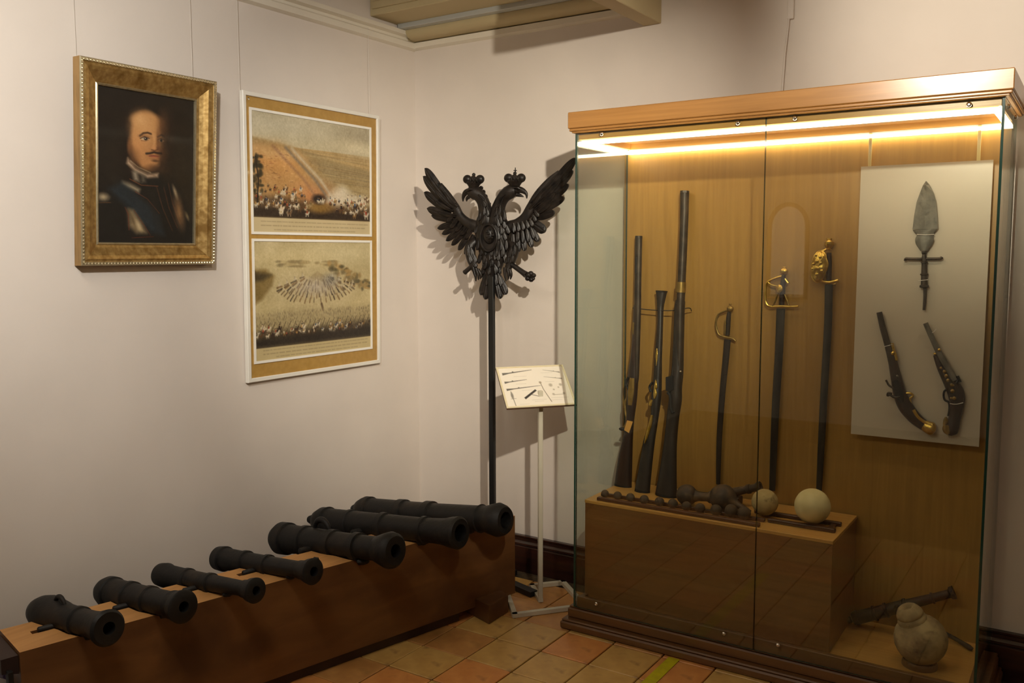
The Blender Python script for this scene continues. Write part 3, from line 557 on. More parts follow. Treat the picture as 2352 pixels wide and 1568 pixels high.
# ================================================================== FLOOR TAPE
b = MB(); b.prism([(1.713, -.549, .0012), (1.760, -.549, .0012), (1.766, -1.6, .0012), (1.712, -1.6, .0012)], (0, 0, .0006), 'tape')
tag(b.build('floor_tape'), 'strip of yellow marking tape on the tiles in front of the case', 'tape')
# ================================================================== PAINTED SURFACES (colours computed here, stored on the mesh)
class Canvas:
    def __init__(s, W, H, col): s.W = W; s.H = H; s.a = np.ones((H, W, 3))*np.array(col, float)
    def _bb(s, xs, ys, pad):
        x0 = max(0, int(min(xs)-pad)); x1 = min(s.W, int(max(xs)+pad)+2); y0 = max(0, int(min(ys)-pad)); y1 = min(s.H, int(max(ys)+pad)+2)
        if x1 <= x0 or y1 <= y0: return None
        return x0, x1, y0, y1, *np.meshgrid(np.arange(x0, x1), np.arange(y0, y1))
    def _mix(s, bb, al, col):
        r = s.a[bb[2]:bb[3], bb[0]:bb[1]]; r[:] = r*(1-al[..., None])+np.array(col, float)*al[..., None]
    def ell(s, cx, cy, rx, ry, col, soft=.3, al=1., ang=0.):
        R = max(rx, ry)*(1+soft); bb = s._bb((cx, cx), (cy, cy), R+2)
        if bb is None: return
        X, Y = bb[4]-cx, bb[5]-cy; c, n = math.cos(ang), math.sin(ang)
        d = np.sqrt(((X*c+Y*n)/rx)**2+((-X*n+Y*c)/ry)**2)
        s._mix(bb, np.clip((1+soft-d)/(2*soft+1e-6), 0, 1)*al, col)
    def line(s, pts, wd, col, soft=1., al=1.):
        xs = [p[0] for p in pts]; ys = [p[1] for p in pts]; bb = s._bb(xs, ys, wd+soft+2)
        if bb is None: return
        D = np.full(bb[4].shape, 1e9)
        for (x0, y0), (x1, y1) in zip(pts[:-1], pts[1:]):
            dx, dy = x1-x0, y1-y0; L2 = dx*dx+dy*dy+1e-9; t = np.clip(((bb[4]-x0)*dx+(bb[5]-y0)*dy)/L2, 0, 1)
            D = np.minimum(D, np.hypot(bb[4]-x0-t*dx, bb[5]-y0-t*dy))
        s._mix(bb, np.clip((wd/2+soft/2-D)/max(soft, .01), 0, 1)*al, col)
    def poly(s, pts, col, soft=2., al=1.):
        xs = [p[0] for p in pts]; ys = [p[1] for p in pts]; bb = s._bb(xs, ys, soft+2)
        if bb is None: return
        X, Y = bb[4], bb[5]; ins = np.zeros(X.shape, bool); D = np.full(X.shape, 1e9)
        for (x0, y0), (x1, y1) in zip(pts, pts[1:]+pts[:1]):
            dx, dy = x1-x0, y1-y0; t = np.clip(((X-x0)*dx+(Y-y0)*dy)/(dx*dx+dy*dy+1e-9), 0, 1); D = np.minimum(D, np.hypot(X-x0-t*dx, Y-y0-t*dy))
            if dy: ins ^= ((y0 > Y) != (y1 > Y)) & (X < dx*(Y-y0)/dy+x0)
        sd = np.where(ins, -D, D); s._mix(bb, np.clip(.5-sd/(2*soft), 0, 1)*al, col)
    def noise(s, cell, amp, mono=True, x0=0, x1=None, y0=0, y1=None):
        x1 = x1 or s.W; y1 = y1 or s.H; h, w_ = y1-y0, x1-x0; gh, gw = int(h/cell)+3, int(w_/cell)+3
        G = RNG.randn(gh, gw, 1 if mono else 3); yy = np.linspace(0, gh-2.001, h); xx = np.linspace(0, gw-2.001, w_)
        iy, ix = yy.astype(int), xx.astype(int); fy, fx = (yy-iy)[:, None, None], (xx-ix)[None, :, None]
        N = G[iy][:, ix]*(1-fy)*(1-fx)+G[iy+1][:, ix]*fy*(1-fx)+G[iy][:, ix+1]*(1-fy)*fx+G[iy+1][:, ix+1]*fy*fx
        s.a[y0:y1, x0:x1] += N*amp
    def build(s, name, m, parent, P):                       # P(u,v)->world, u right, v down
        H, W = s.H, s.W; u = (np.arange(W))/(W-1); v = np.arange(H)/(H-1)
        p00, p10, p01 = [np.array(P(*q)) for q in ((0, 0), (1, 0), (0, 1))]
        V = p00+u[None, :, None]*(p10-p00)+v[:, None, None]*(p01-p00)
        I = np.arange(H*W).reshape(H, W); F = np.stack([I[:-1, :-1], I[1:, :-1], I[1:, 1:], I[:-1, 1:]], -1).reshape(-1, 4)
        me = bpy.data.meshes.new(name); me.vertices.add(H*W); me.vertices.foreach_set('co', V.reshape(-1).astype(np.float32))
        me.loops.add(F.size); me.loops.foreach_set('vertex_index', F.reshape(-1).astype(np.int32))
        me.polygons.add(len(F)); me.polygons.foreach_set('loop_start', (np.arange(len(F))*4).astype(np.int32))
        me.update(calc_edges=True)
        at = me.color_attributes.new('paint', 'FLOAT_COLOR', 'POINT')
        c = np.ones((H*W, 4), np.float32); c[:, :3] = s2l(np.clip(s.a, 0, 255)).reshape(-1, 3); at.data.foreach_set('color', c.reshape(-1))
        me.materials.append(MATS[m]); return link(name, me, parent)
def frame_sweep(mb, y0, y1, z0, z1, prof, xf, m, closed=False):
    R = [[xf(y0+i, z0+i, h), xf(y1-i, z0+i, h), xf(y1-i, z1-i, h), xf(y0+i, z1-i, h)] for i, h in prof]
    return mb.rings(R, m, smooth=False, cap=False, closed=closed)
# ---------------------------------------------------------------- portrait in gilt frame
Y0, Y1, Z0, Z1 = -1.928, -1.352, 1.562, 2.284
def xp(y, z, h): return (.004+.052*(z-Z0)/(Z1-Z0)+h, y, z)
s = thing('framed_portrait', 'oil portrait of a man in armour with blue sash in gilt frame', 'painting', (.03, (Y0+Y1)/2, Z0))
fr = MB(); frame_sweep(fr, Y0, Y1, Z0, Z1, [(0, .0), (0, .040)], xp, 'gold_side'); frame_sweep(fr, Y0, Y1, Z0, Z1, [(0, .040), (.004, .044), (.012, .044), (.015, .038)], xp, 'silver_bead')
frame_sweep(fr, Y0, Y1, Z0, Z1, [(.015, .038), (.024, .040), (.036, .036), (.052, .026), (.066, .018), (.074, .015)], xp, 'gold')
frame_sweep(fr, Y0, Y1, Z0, Z1, [(.074, .015), (.078, .018), (.083, .016), (.085, .008)], xp, 'silver_bead')
frame_sweep(fr, Y0, Y1, Z0, Z1, [(.085, .008), (.085, 0), (0, 0)], xp, 'gold_side'); fo = part('frame', fr, s)
be = MB()
def bead(y, z):
    c = np.array(xp(y, z, .044)); be.hull([c+np.array(d)*.0048 for d in ((1, 0, 0), (0, 1, 0), (0, -1, 0), (0, 0, 1), (0, 0, -1), (.6, .6, .6), (.6, -.6, -.6))], 'silver_bead')
ny = 44; nz_ = 56
for i in range(ny): y = Y0+.008+(Y1-Y0-.016)*(i+.5)/ny; bead(y, Z0+.008); bead(y, Z1-.008)
for i in range(nz_): z = Z0+.008+(Z1-Z0-.016)*(i+.5)/nz_; bead(Y1-.008, z); bead(Y0+.008, z)
bo = part('bead_trim', be, fo); bo['kind'] = 'stuff'
W_, H_ = 230, 340; cv = Canvas(W_, H_, (24, 16, 9))
def pc(x, y): u = (x-208)/630; t = 235+100*u; return (u*W_, (y-t)/(1320-t)*H_)
def E(x, y, rx, ry, col, soft=.3, al=1., ang=0.): p = pc(x, y); cv.ell(p[0], p[1], rx*W_/630, ry*H_/1030, col, soft, al, ang)
def Ln(pts, wd, col, soft=1.5, al=1.): cv.line([pc(*p) for p in pts], wd, col, soft, al)
def Po(pts, col, soft=2., al=1.): cv.poly([pc(*p) for p in pts], col, soft, al)
E(700, 800, 260, 420, (40, 30, 16), .8, .8); cv.noise(24, 2)
Po([(208, 990), (330, 890), (430, 850), (600, 850), (700, 900), (790, 1080), (838, 1200), (838, 1330), (208, 1330)], (17, 13, 10), 12)
E(415, 620, 62, 250, (26, 15, 8), .6); E(655, 610, 56, 220, (28, 19, 10), .6); E(520, 440, 140, 70, (27, 17, 9), .6); E(390, 740, 50, 120, (24, 14, 8), .7)
E(516, 590, 104, 180, (176, 124, 74), .16); E(524, 720, 76, 88, (172, 120, 72), .25); E(516, 470, 96, 60, (186, 136, 84), .3)
E(486, 520, 66, 90, (208, 156, 100), .8, .85); E(462, 650, 44, 66, (200, 142, 88), .8, .8); E(540, 770, 46, 30, (190, 134, 82), .6, .8); E(470, 460, 40, 30, (214, 166, 112), .8, .6)
E(654, 600, 40, 210, (40, 26, 14), .6, .95); E(620, 500, 30, 80, (104, 68, 40), .8, .65); E(614, 690, 28, 70, (92, 58, 33), .8, .7); E(585, 800, 60, 26, (60, 38, 22), .7, .8)
E(402, 640, 14, 46, (140, 92, 54), .6, .7); E(432, 730, 30, 60, (122, 80, 46), .8, .6)
Po([(392, 725), (440, 795), (520, 838), (592, 830), (588, 856), (520, 862), (440, 818), (385, 765)], (178, 152, 124), 4); Ln([(400, 750), (470, 812), (570, 848)], 3, (120, 94, 70), 4, .8); Ln([(410, 745), (460, 790), (540, 826)], 2, (206, 184, 154), 3, .6)
Ln([(470, 572), (492, 554), (520, 550), (542, 558)], 4, (52, 32, 18), 3, .9); Ln([(588, 578), (612, 564), (630, 576)], 3.5, (44, 27, 15), 3, .9)
E(502, 578, 34, 12, (120, 78, 46), .7, .7); E(502, 592, 26, 11, (196, 176, 146), .4, .9); E(508, 592, 12, 11, (30, 18, 12), .35); E(504, 589, 3, 3, (220, 210, 190), .4); Ln([(472, 590), (500, 578), (530, 590)], 2, (58, 34, 20), 1.6, .9); Ln([(478, 604), (504, 608), (526, 600)], 1.6, (130, 84, 52), 2, .8)
E(608, 602, 18, 10, (156, 134, 106), .4, .9); E(611, 603, 9, 10, (26, 16, 10), .35); Ln([(588, 598), (608, 588), (627, 600)], 1.8, (50, 29, 17), 1.6, .9)
E(590, 600, 10, 60, (104, 68, 40), .8, .8); Ln([(560, 560), (566, 610), (560, 650)], 4, (214, 164, 112), 6, .6); E(564, 652, 20, 15, (196, 140, 90), .6, .9); E(590, 655, 12, 14, (96, 60, 36), .6, .8); Ln([(546, 668), (568, 673), (590, 664)], 2.4, (92, 54, 34), 2, .9)
Ln([(512, 694), (536, 692), (562, 684), (586, 690), (612, 692)], 4.6, (38, 23, 13), 3, .95); E(560, 712, 32, 8, (158, 82, 60), .5, .9); Ln([(530, 711), (562, 708), (598, 713)], 1.5, (88, 42, 30), 1.2, .9); E(562, 730, 26, 7, (150, 98, 60), .7, .7); E(570, 744, 20, 8, (62, 38, 20), .7, .8)
Po([(420, 820), (452, 818), (466, 890), (432, 880)], (136, 124, 104), 5); Po([(474, 835), (503, 850), (508, 892), (482, 898)], (88, 80, 66), 5); Ln([(405, 872), (480, 914), (590, 920)], 2, (118, 66, 34), 2, .8)
Po([(360, 890), (410, 908), (470, 942), (462, 964), (400, 938), (355, 912)], (164, 150, 122), 6); E(240, 1000, 30, 22, (164, 146, 114), .8); Ln([(215, 1040), (285, 1038)], 1.6, (110, 74, 42), 2, .8)
Po([(270, 940), (355, 895), (420, 950), (520, 1040), (600, 1130), (640, 1265), (545, 1250), (430, 1110), (340, 1020)], (26, 33, 38), 7); Ln([(300, 945), (440, 1070), (560, 1220)], 3, (36, 46, 52), 9, .6); Ln([(360, 1010), (470, 1130)], 3, (18, 24, 28), 8, .6)
Po([(398, 1085), (425, 1092), (480, 1180), (512, 1248), (450, 1248), (404, 1200)], (160, 138, 100), 8); E(425, 1160, 14, 60, (84, 68, 46), .8, .8, -.4); E(462, 1200, 12, 36, (196, 176, 138), .8, .6, -.5)
Ln([(375, 1070), (395, 1120), (400, 1230)], 1.8, (104, 46, 26), 2, .8); Ln([(430, 1090), (500, 1200), (540, 1265)], 1.6, (96, 44, 24), 2, .8); Ln([(440, 960), (520, 1010), (600, 1110)], 1.6, (112, 56, 30), 2, .8)
for a_, b_ in (((580, 920), (690, 1230)), ((630, 930), (725, 1210)), ((660, 900), (745, 1180))): Ln([a_, ((a_[0]+b_[0])/2-12, (a_[1]+b_[1])/2), b_], 1.8, (92, 52, 28), 3, .8)
E(738, 1100, 26, 100, (138, 102, 64), .8, .9, -.2); E(708, 960, 10, 44, (152, 134, 104), .7, .9, -.35); E(795, 1130, 9, 30, (130, 112, 78), .7, .8, -.4); Ln([(420, 1285), (560, 1275)], 1.8, (100, 46, 26), 2, .8); Ln([(560, 950), (560, 1100), (600, 1220)], 8, (34, 27, 22), 14, .5)
cv.noise(2.2, 2.2); cv.noise(9, 2.0)
cv.build('canvas', 'oil_paint', s, lambda u, v: xp(Y0+.085+u*(Y1-Y0-.17), Z1-.085-v*(Z1-Z0-.17), .009))
# ---------------------------------------------------------------- two battle prints on one board
Y0b, Y1b, Z0b, Z1b = -1.180, -.331, 1.048, 2.283
def xb(y, z, h): return (.006+.020*(z-Z0b)/(Z1b-Z0b)+h, y, z)
s = thing('print_board', 'white-edged kraft board holding two coloured battle prints on the left wall', 'print', (.02, (Y0b+Y1b)/2, Z0b))
part('mount', MB().prism([xb(Y0b+.008, Z0b+.008, 0), xb(Y1b-.008, Z0b+.008, 0), xb(Y1b-.008, Z1b-.008, 0), xb(Y0b+.008, Z1b-.008, 0)], (.010, 0, 0), 'mount_kraft'), s)
fr = MB(); frame_sweep(fr, Y0b, Y1b, Z0b, Z1b, [(0, -.002), (0, .016), (.002, .018), (.016, .018), (.018, .016), (.018, -.002)], xb, 'frame_white', closed=True); part('frame', fr, s)
def pframe(z0, z1):
    f = MB(); frame_sweep(f, -1.143, -.387, z0, z1, [(0, .0100), (0, .0145), (.011, .0145), (.011, .0100)], xb, 'print_edge', closed=True); return part('print_border', f, s)
pframe(1.687, 2.219); pframe(1.126, 1.668)
part('corner_screw', MB().lathe([(0, .005), (.003, .005), (.004, 0)], xb(Y0b+.035, Z1b-.03, .0101), (1, 0, 0), 12, 'chrome'), s)
def caption(c, y0, y1, n, col=(120, 104, 76)):
    for i in range(n):
        y = y0+(y1-y0)*(i+.5)/n; x = c.W*(.06+.1*(i == n-1)); xe = c.W*(.95-.1*(i == n-1))
        while x < xe:
            l = RNG.uniform(3, 12); c.line([(x, y), (x+l, y)], 1.3, col, 1.4, .55); x += l+RNG.uniform(2, 4)
def riders(c, n, x0, x1, y0, y1, sc, pal):
    for _ in range(n):
        x = RNG.uniform(x0, x1); y = y0+(y1-y0)*RNG.rand()**.7; k = sc*RNG.uniform(.7, 1.2); col = pal[RNG.randint(len(pal))]; hc = [(196, 184, 160), (90, 62, 36), (52, 36, 24), (130, 96, 52), (210, 196, 168)][RNG.randint(5)]
        c.ell(x, y, 4.6*k, 2.4*k, hc, .4, .95); c.ell(x+4.5*k, y-2.6*k, 1.6*k, 2.4*k, hc, .4, .9, .5)
        for dx in (-3, -1.5, 2.2, 3.6): c.line([(x+dx*k, y+1.5*k), (x+dx*k+RNG.uniform(-1, 1), y+5.2*k)], .9*k, hc, 1, .9)
        c.ell(x, y-3.4*k, 1.8*k, 3*k, col, .4, .95); c.ell(x, y-7*k, 1.2*k, 1.2*k, (190, 150, 110), .4, .9); c.ell(x, y-8*k, 1.8*k, .7*k, (40, 28, 20), .4)
PAL = [(150, 62, 40), (62, 80, 104), (40, 30, 24), (172, 132, 70), (96, 92, 70), (196, 180, 150)]
W_, H_ = 300, 214; c = Canvas(W_, H_, (196, 176, 132))      # landscape with marching smoke lines and horsemen
HI = 186
for y in range(HI):
    t = y/HI; c.a[y] = np.array((186, 176, 148))*(1-t)+np.array((206, 186, 140))*t if t < .3 else np.array((178, 150, 100))
c.noise(40, 6, y1=60); 
for x, y, rx, ry, co_, al in ((270, 24, 60, 26, (150, 138, 112), .7), (250, 40, 44, 12, (214, 200, 164), .7), (290, 46, 30, 10, (216, 204, 170), .6), (60, 20, 90, 16, (200, 192, 168), .6)): c.ell(x, y, rx, ry, co_, .8, al)
c.poly([(0, 46), (70, 52), (140, 62), (220, 76), (300, 84), (300, 186), (0, 186)], (158, 136, 92), 3)
c.poly([(0, 58), (60, 56), (100, 68), (140, 110), (170, 160), (0, 160)], (190, 146, 90), 18, .9); c.ell(50, 90, 70, 22, (200, 144, 82), .8, .7); c.ell(40, 70, 60, 8, (206, 166, 112), .8, .7); c.ell(30, 120, 50, 18, (170, 128, 76), .8, .6); c.ell(150, 150, 50, 30, (186, 110, 70), .7, .5)
for i in range(26): y = 58+i*3.2; c.line([(110+i*5+RNG.uniform(-8, 8), y), (300, y+8+RNG.uniform(-6, 6))], RNG.uniform(.6, 1.8), [(140, 118, 80), (176, 156, 112), (120, 104, 76)][RNG.randint(3)], 2, .6)
for off, co_ in ((0, (112, 104, 92)), (14, (196, 184, 160)), (-30, (150, 112, 80))): c.line([(78+off, 58), (112+off, 84), (150+off, 112), (186+off, 150)], 5, co_, 6, .8)
for _ in range(60): x = RNG.uniform(8, 90); y = RNG.uniform(70, 120); c.line([(x, y), (x+RNG.uniform(3, 8), y+RNG.uniform(-1, 1))], 1, [(150, 92, 56), (220, 176, 120), (120, 80, 50)][RNG.randint(3)], 1, .6)
for x, y, r_ in ((205, 138, 16), (222, 128, 14), (236, 142, 18), (258, 150, 16), (190, 150, 14), (280, 146, 14), (215, 150, 18)): c.ell(x, y, r_, r_*.7, (214, 202, 178), .7, .7)
c.poly([(0, 150), (60, 146), (120, 152), (160, 162), (210, 160), (300, 158), (300, 187), (0, 187)], (74, 54, 34), 7, .85); c.poly([(0, 168), (300, 172), (300, 187), (0, 187)], (44, 32, 22), 4, .9)
riders(c, 70, 4, 130, 128, 168, .75, PAL); riders(c, 46, 180, 296, 136, 172, .75, PAL); riders(c, 16, 10, 290, 158, 178, 1.2, PAL)
c.ell(160, 164, 30, 10, (132, 100, 48), .5); c.ell(158, 148, 17, 9, (38, 28, 22), .4); riders(c, 3, 150, 168, 146, 152, .9, PAL)
for i in range(40): c.ell(RNG.uniform(0, 22), RNG.uniform(74, 150), RNG.uniform(2, 6), RNG.uniform(2, 5), (48, 42, 24), .5, .8)
c.line([(8, 80), (14, 120), (10, 160)], 3, (40, 30, 20)); c.noise(3, 5); c.noise(1.2, 4)
c.a[HI:] = (196, 178, 138); c.line([(0, HI), (W_, HI)], 1.4, (90, 74, 50)); caption(c, HI+4, H_-2, 3); c.noise(20, 3)
c.build('print', 'print_ink', s, lambda u, v: xb(-1.133+u*.736, 2.209-v*.512, .0108))
c = Canvas(W_, H_, (196, 178, 130)); HI = 190                  # bay full of boats with troops on the near shore
for y in range(HI): t = y/HI; c.a[y] = np.array((184, 168, 126))*(1-t)+np.array((190, 172, 124))*t
c.noise(34, 6); c.ell(230, 22, 90, 18, (206, 192, 150), .8, .7); c.ell(60, 30, 90, 16, (204, 186, 138), .8, .6)
for _ in range(26): x = RNG.uniform(50, 200); c.ell(x, RNG.uniform(36, 46), RNG.uniform(6, 16), RNG.uniform(1.5, 3.5), [(150, 132, 92), (126, 112, 78), (176, 156, 110)][RNG.randint(3)], .5, .8)
c.poly([(0, 52), (26, 50), (46, 62), (40, 80), (16, 104), (0, 112)], (126, 104, 58), 4); c.poly([(0, 54), (40, 60), (20, 70), (0, 72)], (70, 58, 34), 4)
for i in range(70): t = RNG.rand(); c.ell(190+t*110+RNG.uniform(-10, 8), 44+t*42+RNG.uniform(-8, 14), RNG.uniform(3, 8), RNG.uniform(2, 6), [(110, 96, 62), (146, 122, 76), (84, 76, 52), (170, 138, 84)][RNG.randint(4)], .5, .85)
c.ell(150, 92, 78, 26, (168, 152, 118), .8, .6)
for ring, nn in ((1., 26), (.82, 26), (.62, 22), (.42, 14)):
    for i in range(nn):
        q = math.pi*(-.04+1.08*(i+RNG.uniform(-.3, .3))/(nn-1)); cx, cy = 152+98*ring*math.cos(q)+RNG.uniform(-2, 2), 84+26*ring*math.sin(q)+RNG.uniform(-2, 2)-(1-ring)*26; ll = RNG.uniform(5, 9)
        dx, dy = math.cos(q)*ll, math.sin(q)*ll*.7+2; c.line([(cx-dx, cy-dy), (cx+dx*.5, cy+dy*.6)], RNG.uniform(1.8, 3.4), [(88, 68, 42), (120, 92, 56), (60, 48, 34), (104, 88, 66)][RNG.randint(4)], 1.6, .85)
        hx = cx-dx*.4; c.line([(hx, cy-dy-RNG.uniform(4, 9)), (hx, cy-2)], .8, (96, 82, 60), 1, .8); c.poly([(hx, cy-dy-7), (hx+RNG.uniform(2, 5), cy-dy-2), (hx-2, cy-dy*.3)], (204, 190, 158), 1.2, .6)
c.ell(150, 84, 40, 12, (176, 164, 150), .8, .6); c.ell(186, 72, 18, 10, (120, 120, 118), .8, .5)
for i in range(14): c.line([(130+i*3, 70+abs(i-7)), (131+i*3, 56+abs(i-7)*1.6)], 1, (120, 100, 70), 1.2, .7)
c.line([(162, 118), (166, 130)], 5, (84, 62, 40), 2)
c.poly([(0, 132), (90, 124), (300, 128), (300, 190), (0, 190)], (150, 134, 96), 10, .7); c.poly([(0, 164), (300, 156), (300, 190), (0, 190)], (58, 48, 34), 8, .9)
for _ in range(900): x = RNG.uniform(0, 300); y = RNG.uniform(126, 160); c.line([(x, y), (x+RNG.uniform(-1, 1), y+3)], 1, [(120, 104, 76), (176, 158, 118), (96, 84, 62)][RNG.randint(3)], 1, .6)
riders(c, 60, 2, 298, 154, 172, .9, PAL); c.poly([(0, 176), (300, 168), (300, 190), (0, 190)], (40, 32, 24), 5, .9)
for i in range(24): x = 10+i*12.4; c.line([(x, 166), (x+12, 146)], 1.2, (60, 46, 30), 1.2, .8)
c.noise(3, 4); c.noise(1.2, 4); c.a[HI:] = (190, 172, 126); c.line([(0, HI), (W_, HI)], 1.2, (84, 70, 48)); caption(c, HI+2, H_-2, 3); c.noise(20, 3)
c.build('print', 'print_ink', s, lambda u, v: xb(-1.133+u*.736, 1.658-v*.522, .0108))
# hanging wires
for (px, py, lab) in ((180, 136, 'thin hanging wire at the left corner of the gilt portrait'), (447, 188, 'thin hanging wire at the right corner of the gilt portrait'), (555, 208, 'thin hanging wire at the left corner of the print board'), (853, 262, 'thin hanging wire at the right corner of the print board')):
    p = atX(px, py, .035); top = np.array([.024, p[1], 2.70]); b = MB(); b.tube([(p[0]-.012, p[1], p[2]-.02), tuple(top)], .0008, 6, 'wire')
    tag(b.build('hanging_wire'), lab, 'wire', 'picture wires')
# ================================================================== SIGN STAND
U = np.array([.63, .777, 0]); Wv = np.array([.777, -.63, 0]); P0 = np.array([.983, -.338, 0])
s = thing('sign_stand', 'white metal floor stand with tilted caption plate beside the glass case', 'sign stand', P0)
RS = np.array([[U[0], Wv[0], 0], [U[1], Wv[1], 0], [0, 0, 1]])
A0 = np.array([.982, -.553, 0]); C0 = np.array([.965, -.095, 0]); D0 = np.array([.862, -.216, 0]); F0 = np.array([.816, -.364, 0]); G0 = C0+Wv*((A0-C0)@Wv)
G0 = G0-U*.012
def bar(a_, b_, wd=.011, hgt=.018):
    a_, b_ = np.array(a_), np.array(b_); t = (b_-a_)/np.linalg.norm(b_-a_); n = np.array([-t[1], t[0], 0])*wd
    e = t*wd; q = [a_-e+n, b_+e+n, b_+e-n, a_-e-n]; return MB().prism([p+np.array([0, 0, .001]) for p in q], (0, 0, hgt), 'stand_white')
G1 = A0+(G0-A0)*.93; G2 = C0+(G0-C0)*.93
for a_, b_ in ((A0, G1), (G1, G1+(C0-G0)*.93*.0+(G2-G1)*1.0), (F0, A0), (C0, G2), (D0, C0), (D0, P0)): part('base_bar', bar(a_, b_), s)
part('post', MB().box(-.010, .010, -.010, .010, .002, .985, 'stand_white', b=.002, R=RS, o=P0), s)
b0 = P0+Wv*.06+np.array([0, 0, .922]); t0 = P0+Wv*-.155+np.array([0, 0, 1.076])
pc0 = (-.175, .152)
up = (t0-b0); nn = np.cross(U, up); nn /= np.linalg.norm(nn)
if nn[2] < 0: nn = -nn
BL, BR_, TR, TL = b0+U*-.190, b0+U*.140, t0+U*.168, t0+U*-.162
BL = b0-U*.178; BR_ = b0+U*.152; TL = t0-U*.164; TR = t0+U*.166
part('plate', MB().prism([BL, BR_, TR, TL], -nn*.008, 'sign_bottom'), s)
def sp_(u, v): return TL+(TR-TL)*u+(BL-TL)*v
fr = MB()
for (u0, v0, u1, v1) in ((0, 0, 1, .03), (0, .965, 1, 1), (0, .03, .025, .965), (.975, .03, 1, .965)):
    fr.prism([sp_(u0, v0), sp_(u1, v0), sp_(u1, v1), sp_(u0, v1)], nn*.004, 'sign_edge')
part('border', fr, s)
c = Canvas(220, 150, (240, 232, 218))
g1 = (96, 92, 86)
def gun(x0, y0, x1, y1, wd, col=g1):
    dx, dy = x1-x0, y1-y0; c.poly([(x0, y0-wd*1.6), (x0, y0+wd*2.2), (x0+dx*.22, y0+dy*.22+wd*.9), (x0+dx*.38, y0+dy*.38+wd*.8), (x1, y1+wd*.3), (x1, y1-wd*.3), (x0+dx*.38, y0+dy*.38-wd*.7), (x0+dx*.22, y0+dy*.22-wd*.6)], col, .8, .9)
    c.ell(x0+dx*.36, y0+dy*.36-wd*.9, wd, wd*.9, col, .4, .9)
gun(10, 22, 112, 10, 2.6); gun(10, 56, 86, 48, 2.2); gun(10, 84, 126, 74, 2.2)
c.poly([(60, 118), (104, 88), (108, 93), (64, 124)], (50, 46, 44), 1); c.line([(84, 106), (112, 116)], 2, (90, 86, 80), 1)
c.line([(22, 92), (26, 146)], 2.2, (130, 124, 112), 1.2); c.ell(23, 108, 4, 12, (140, 134, 124), .4); c.line([(16, 120), (34, 119)], 1, (120, 114, 104))
c.line([(128, 62), (132, 90), (146, 138)], 2.4, (136, 126, 110), 1.4); c.ell(128, 62, 4, 4, (160, 148, 128), .5)
gun(206, 24, 150, 12, 1.6, (150, 142, 128)); gun(206, 50, 146, 40, 1.6, (156, 148, 134))
for x, y, r_ in ((160, 74, 6), (194, 74, 5), (184, 84, 3), (160, 110, 4), (196, 108, 4), (166, 92, 3)): c.ell(x, y, r_, r_, (176, 166, 148), .4, .8)
c.line([(162, 112), (196, 112)], 2, (180, 170, 150))
for (x, y, l) in ((46, 34, 40), (46, 64, 34), (60, 90, 30), (84, 128, 46), (92, 134, 30), (40, 142, 30), (140, 24, 40), (146, 60, 30), (150, 124, 54), (146, 132, 36)):
    q = x
    while q < x+l: k = RNG.uniform(2, 5); c.line([(q, y), (q+k, y)], 1, (170, 162, 148), 1, .6); q += k+1.5
nnv = nn*.0012
c.build('print', 'sign_print', s, lambda u, v: sp_(.025+u*.95, .03+v*.935)+nnv)
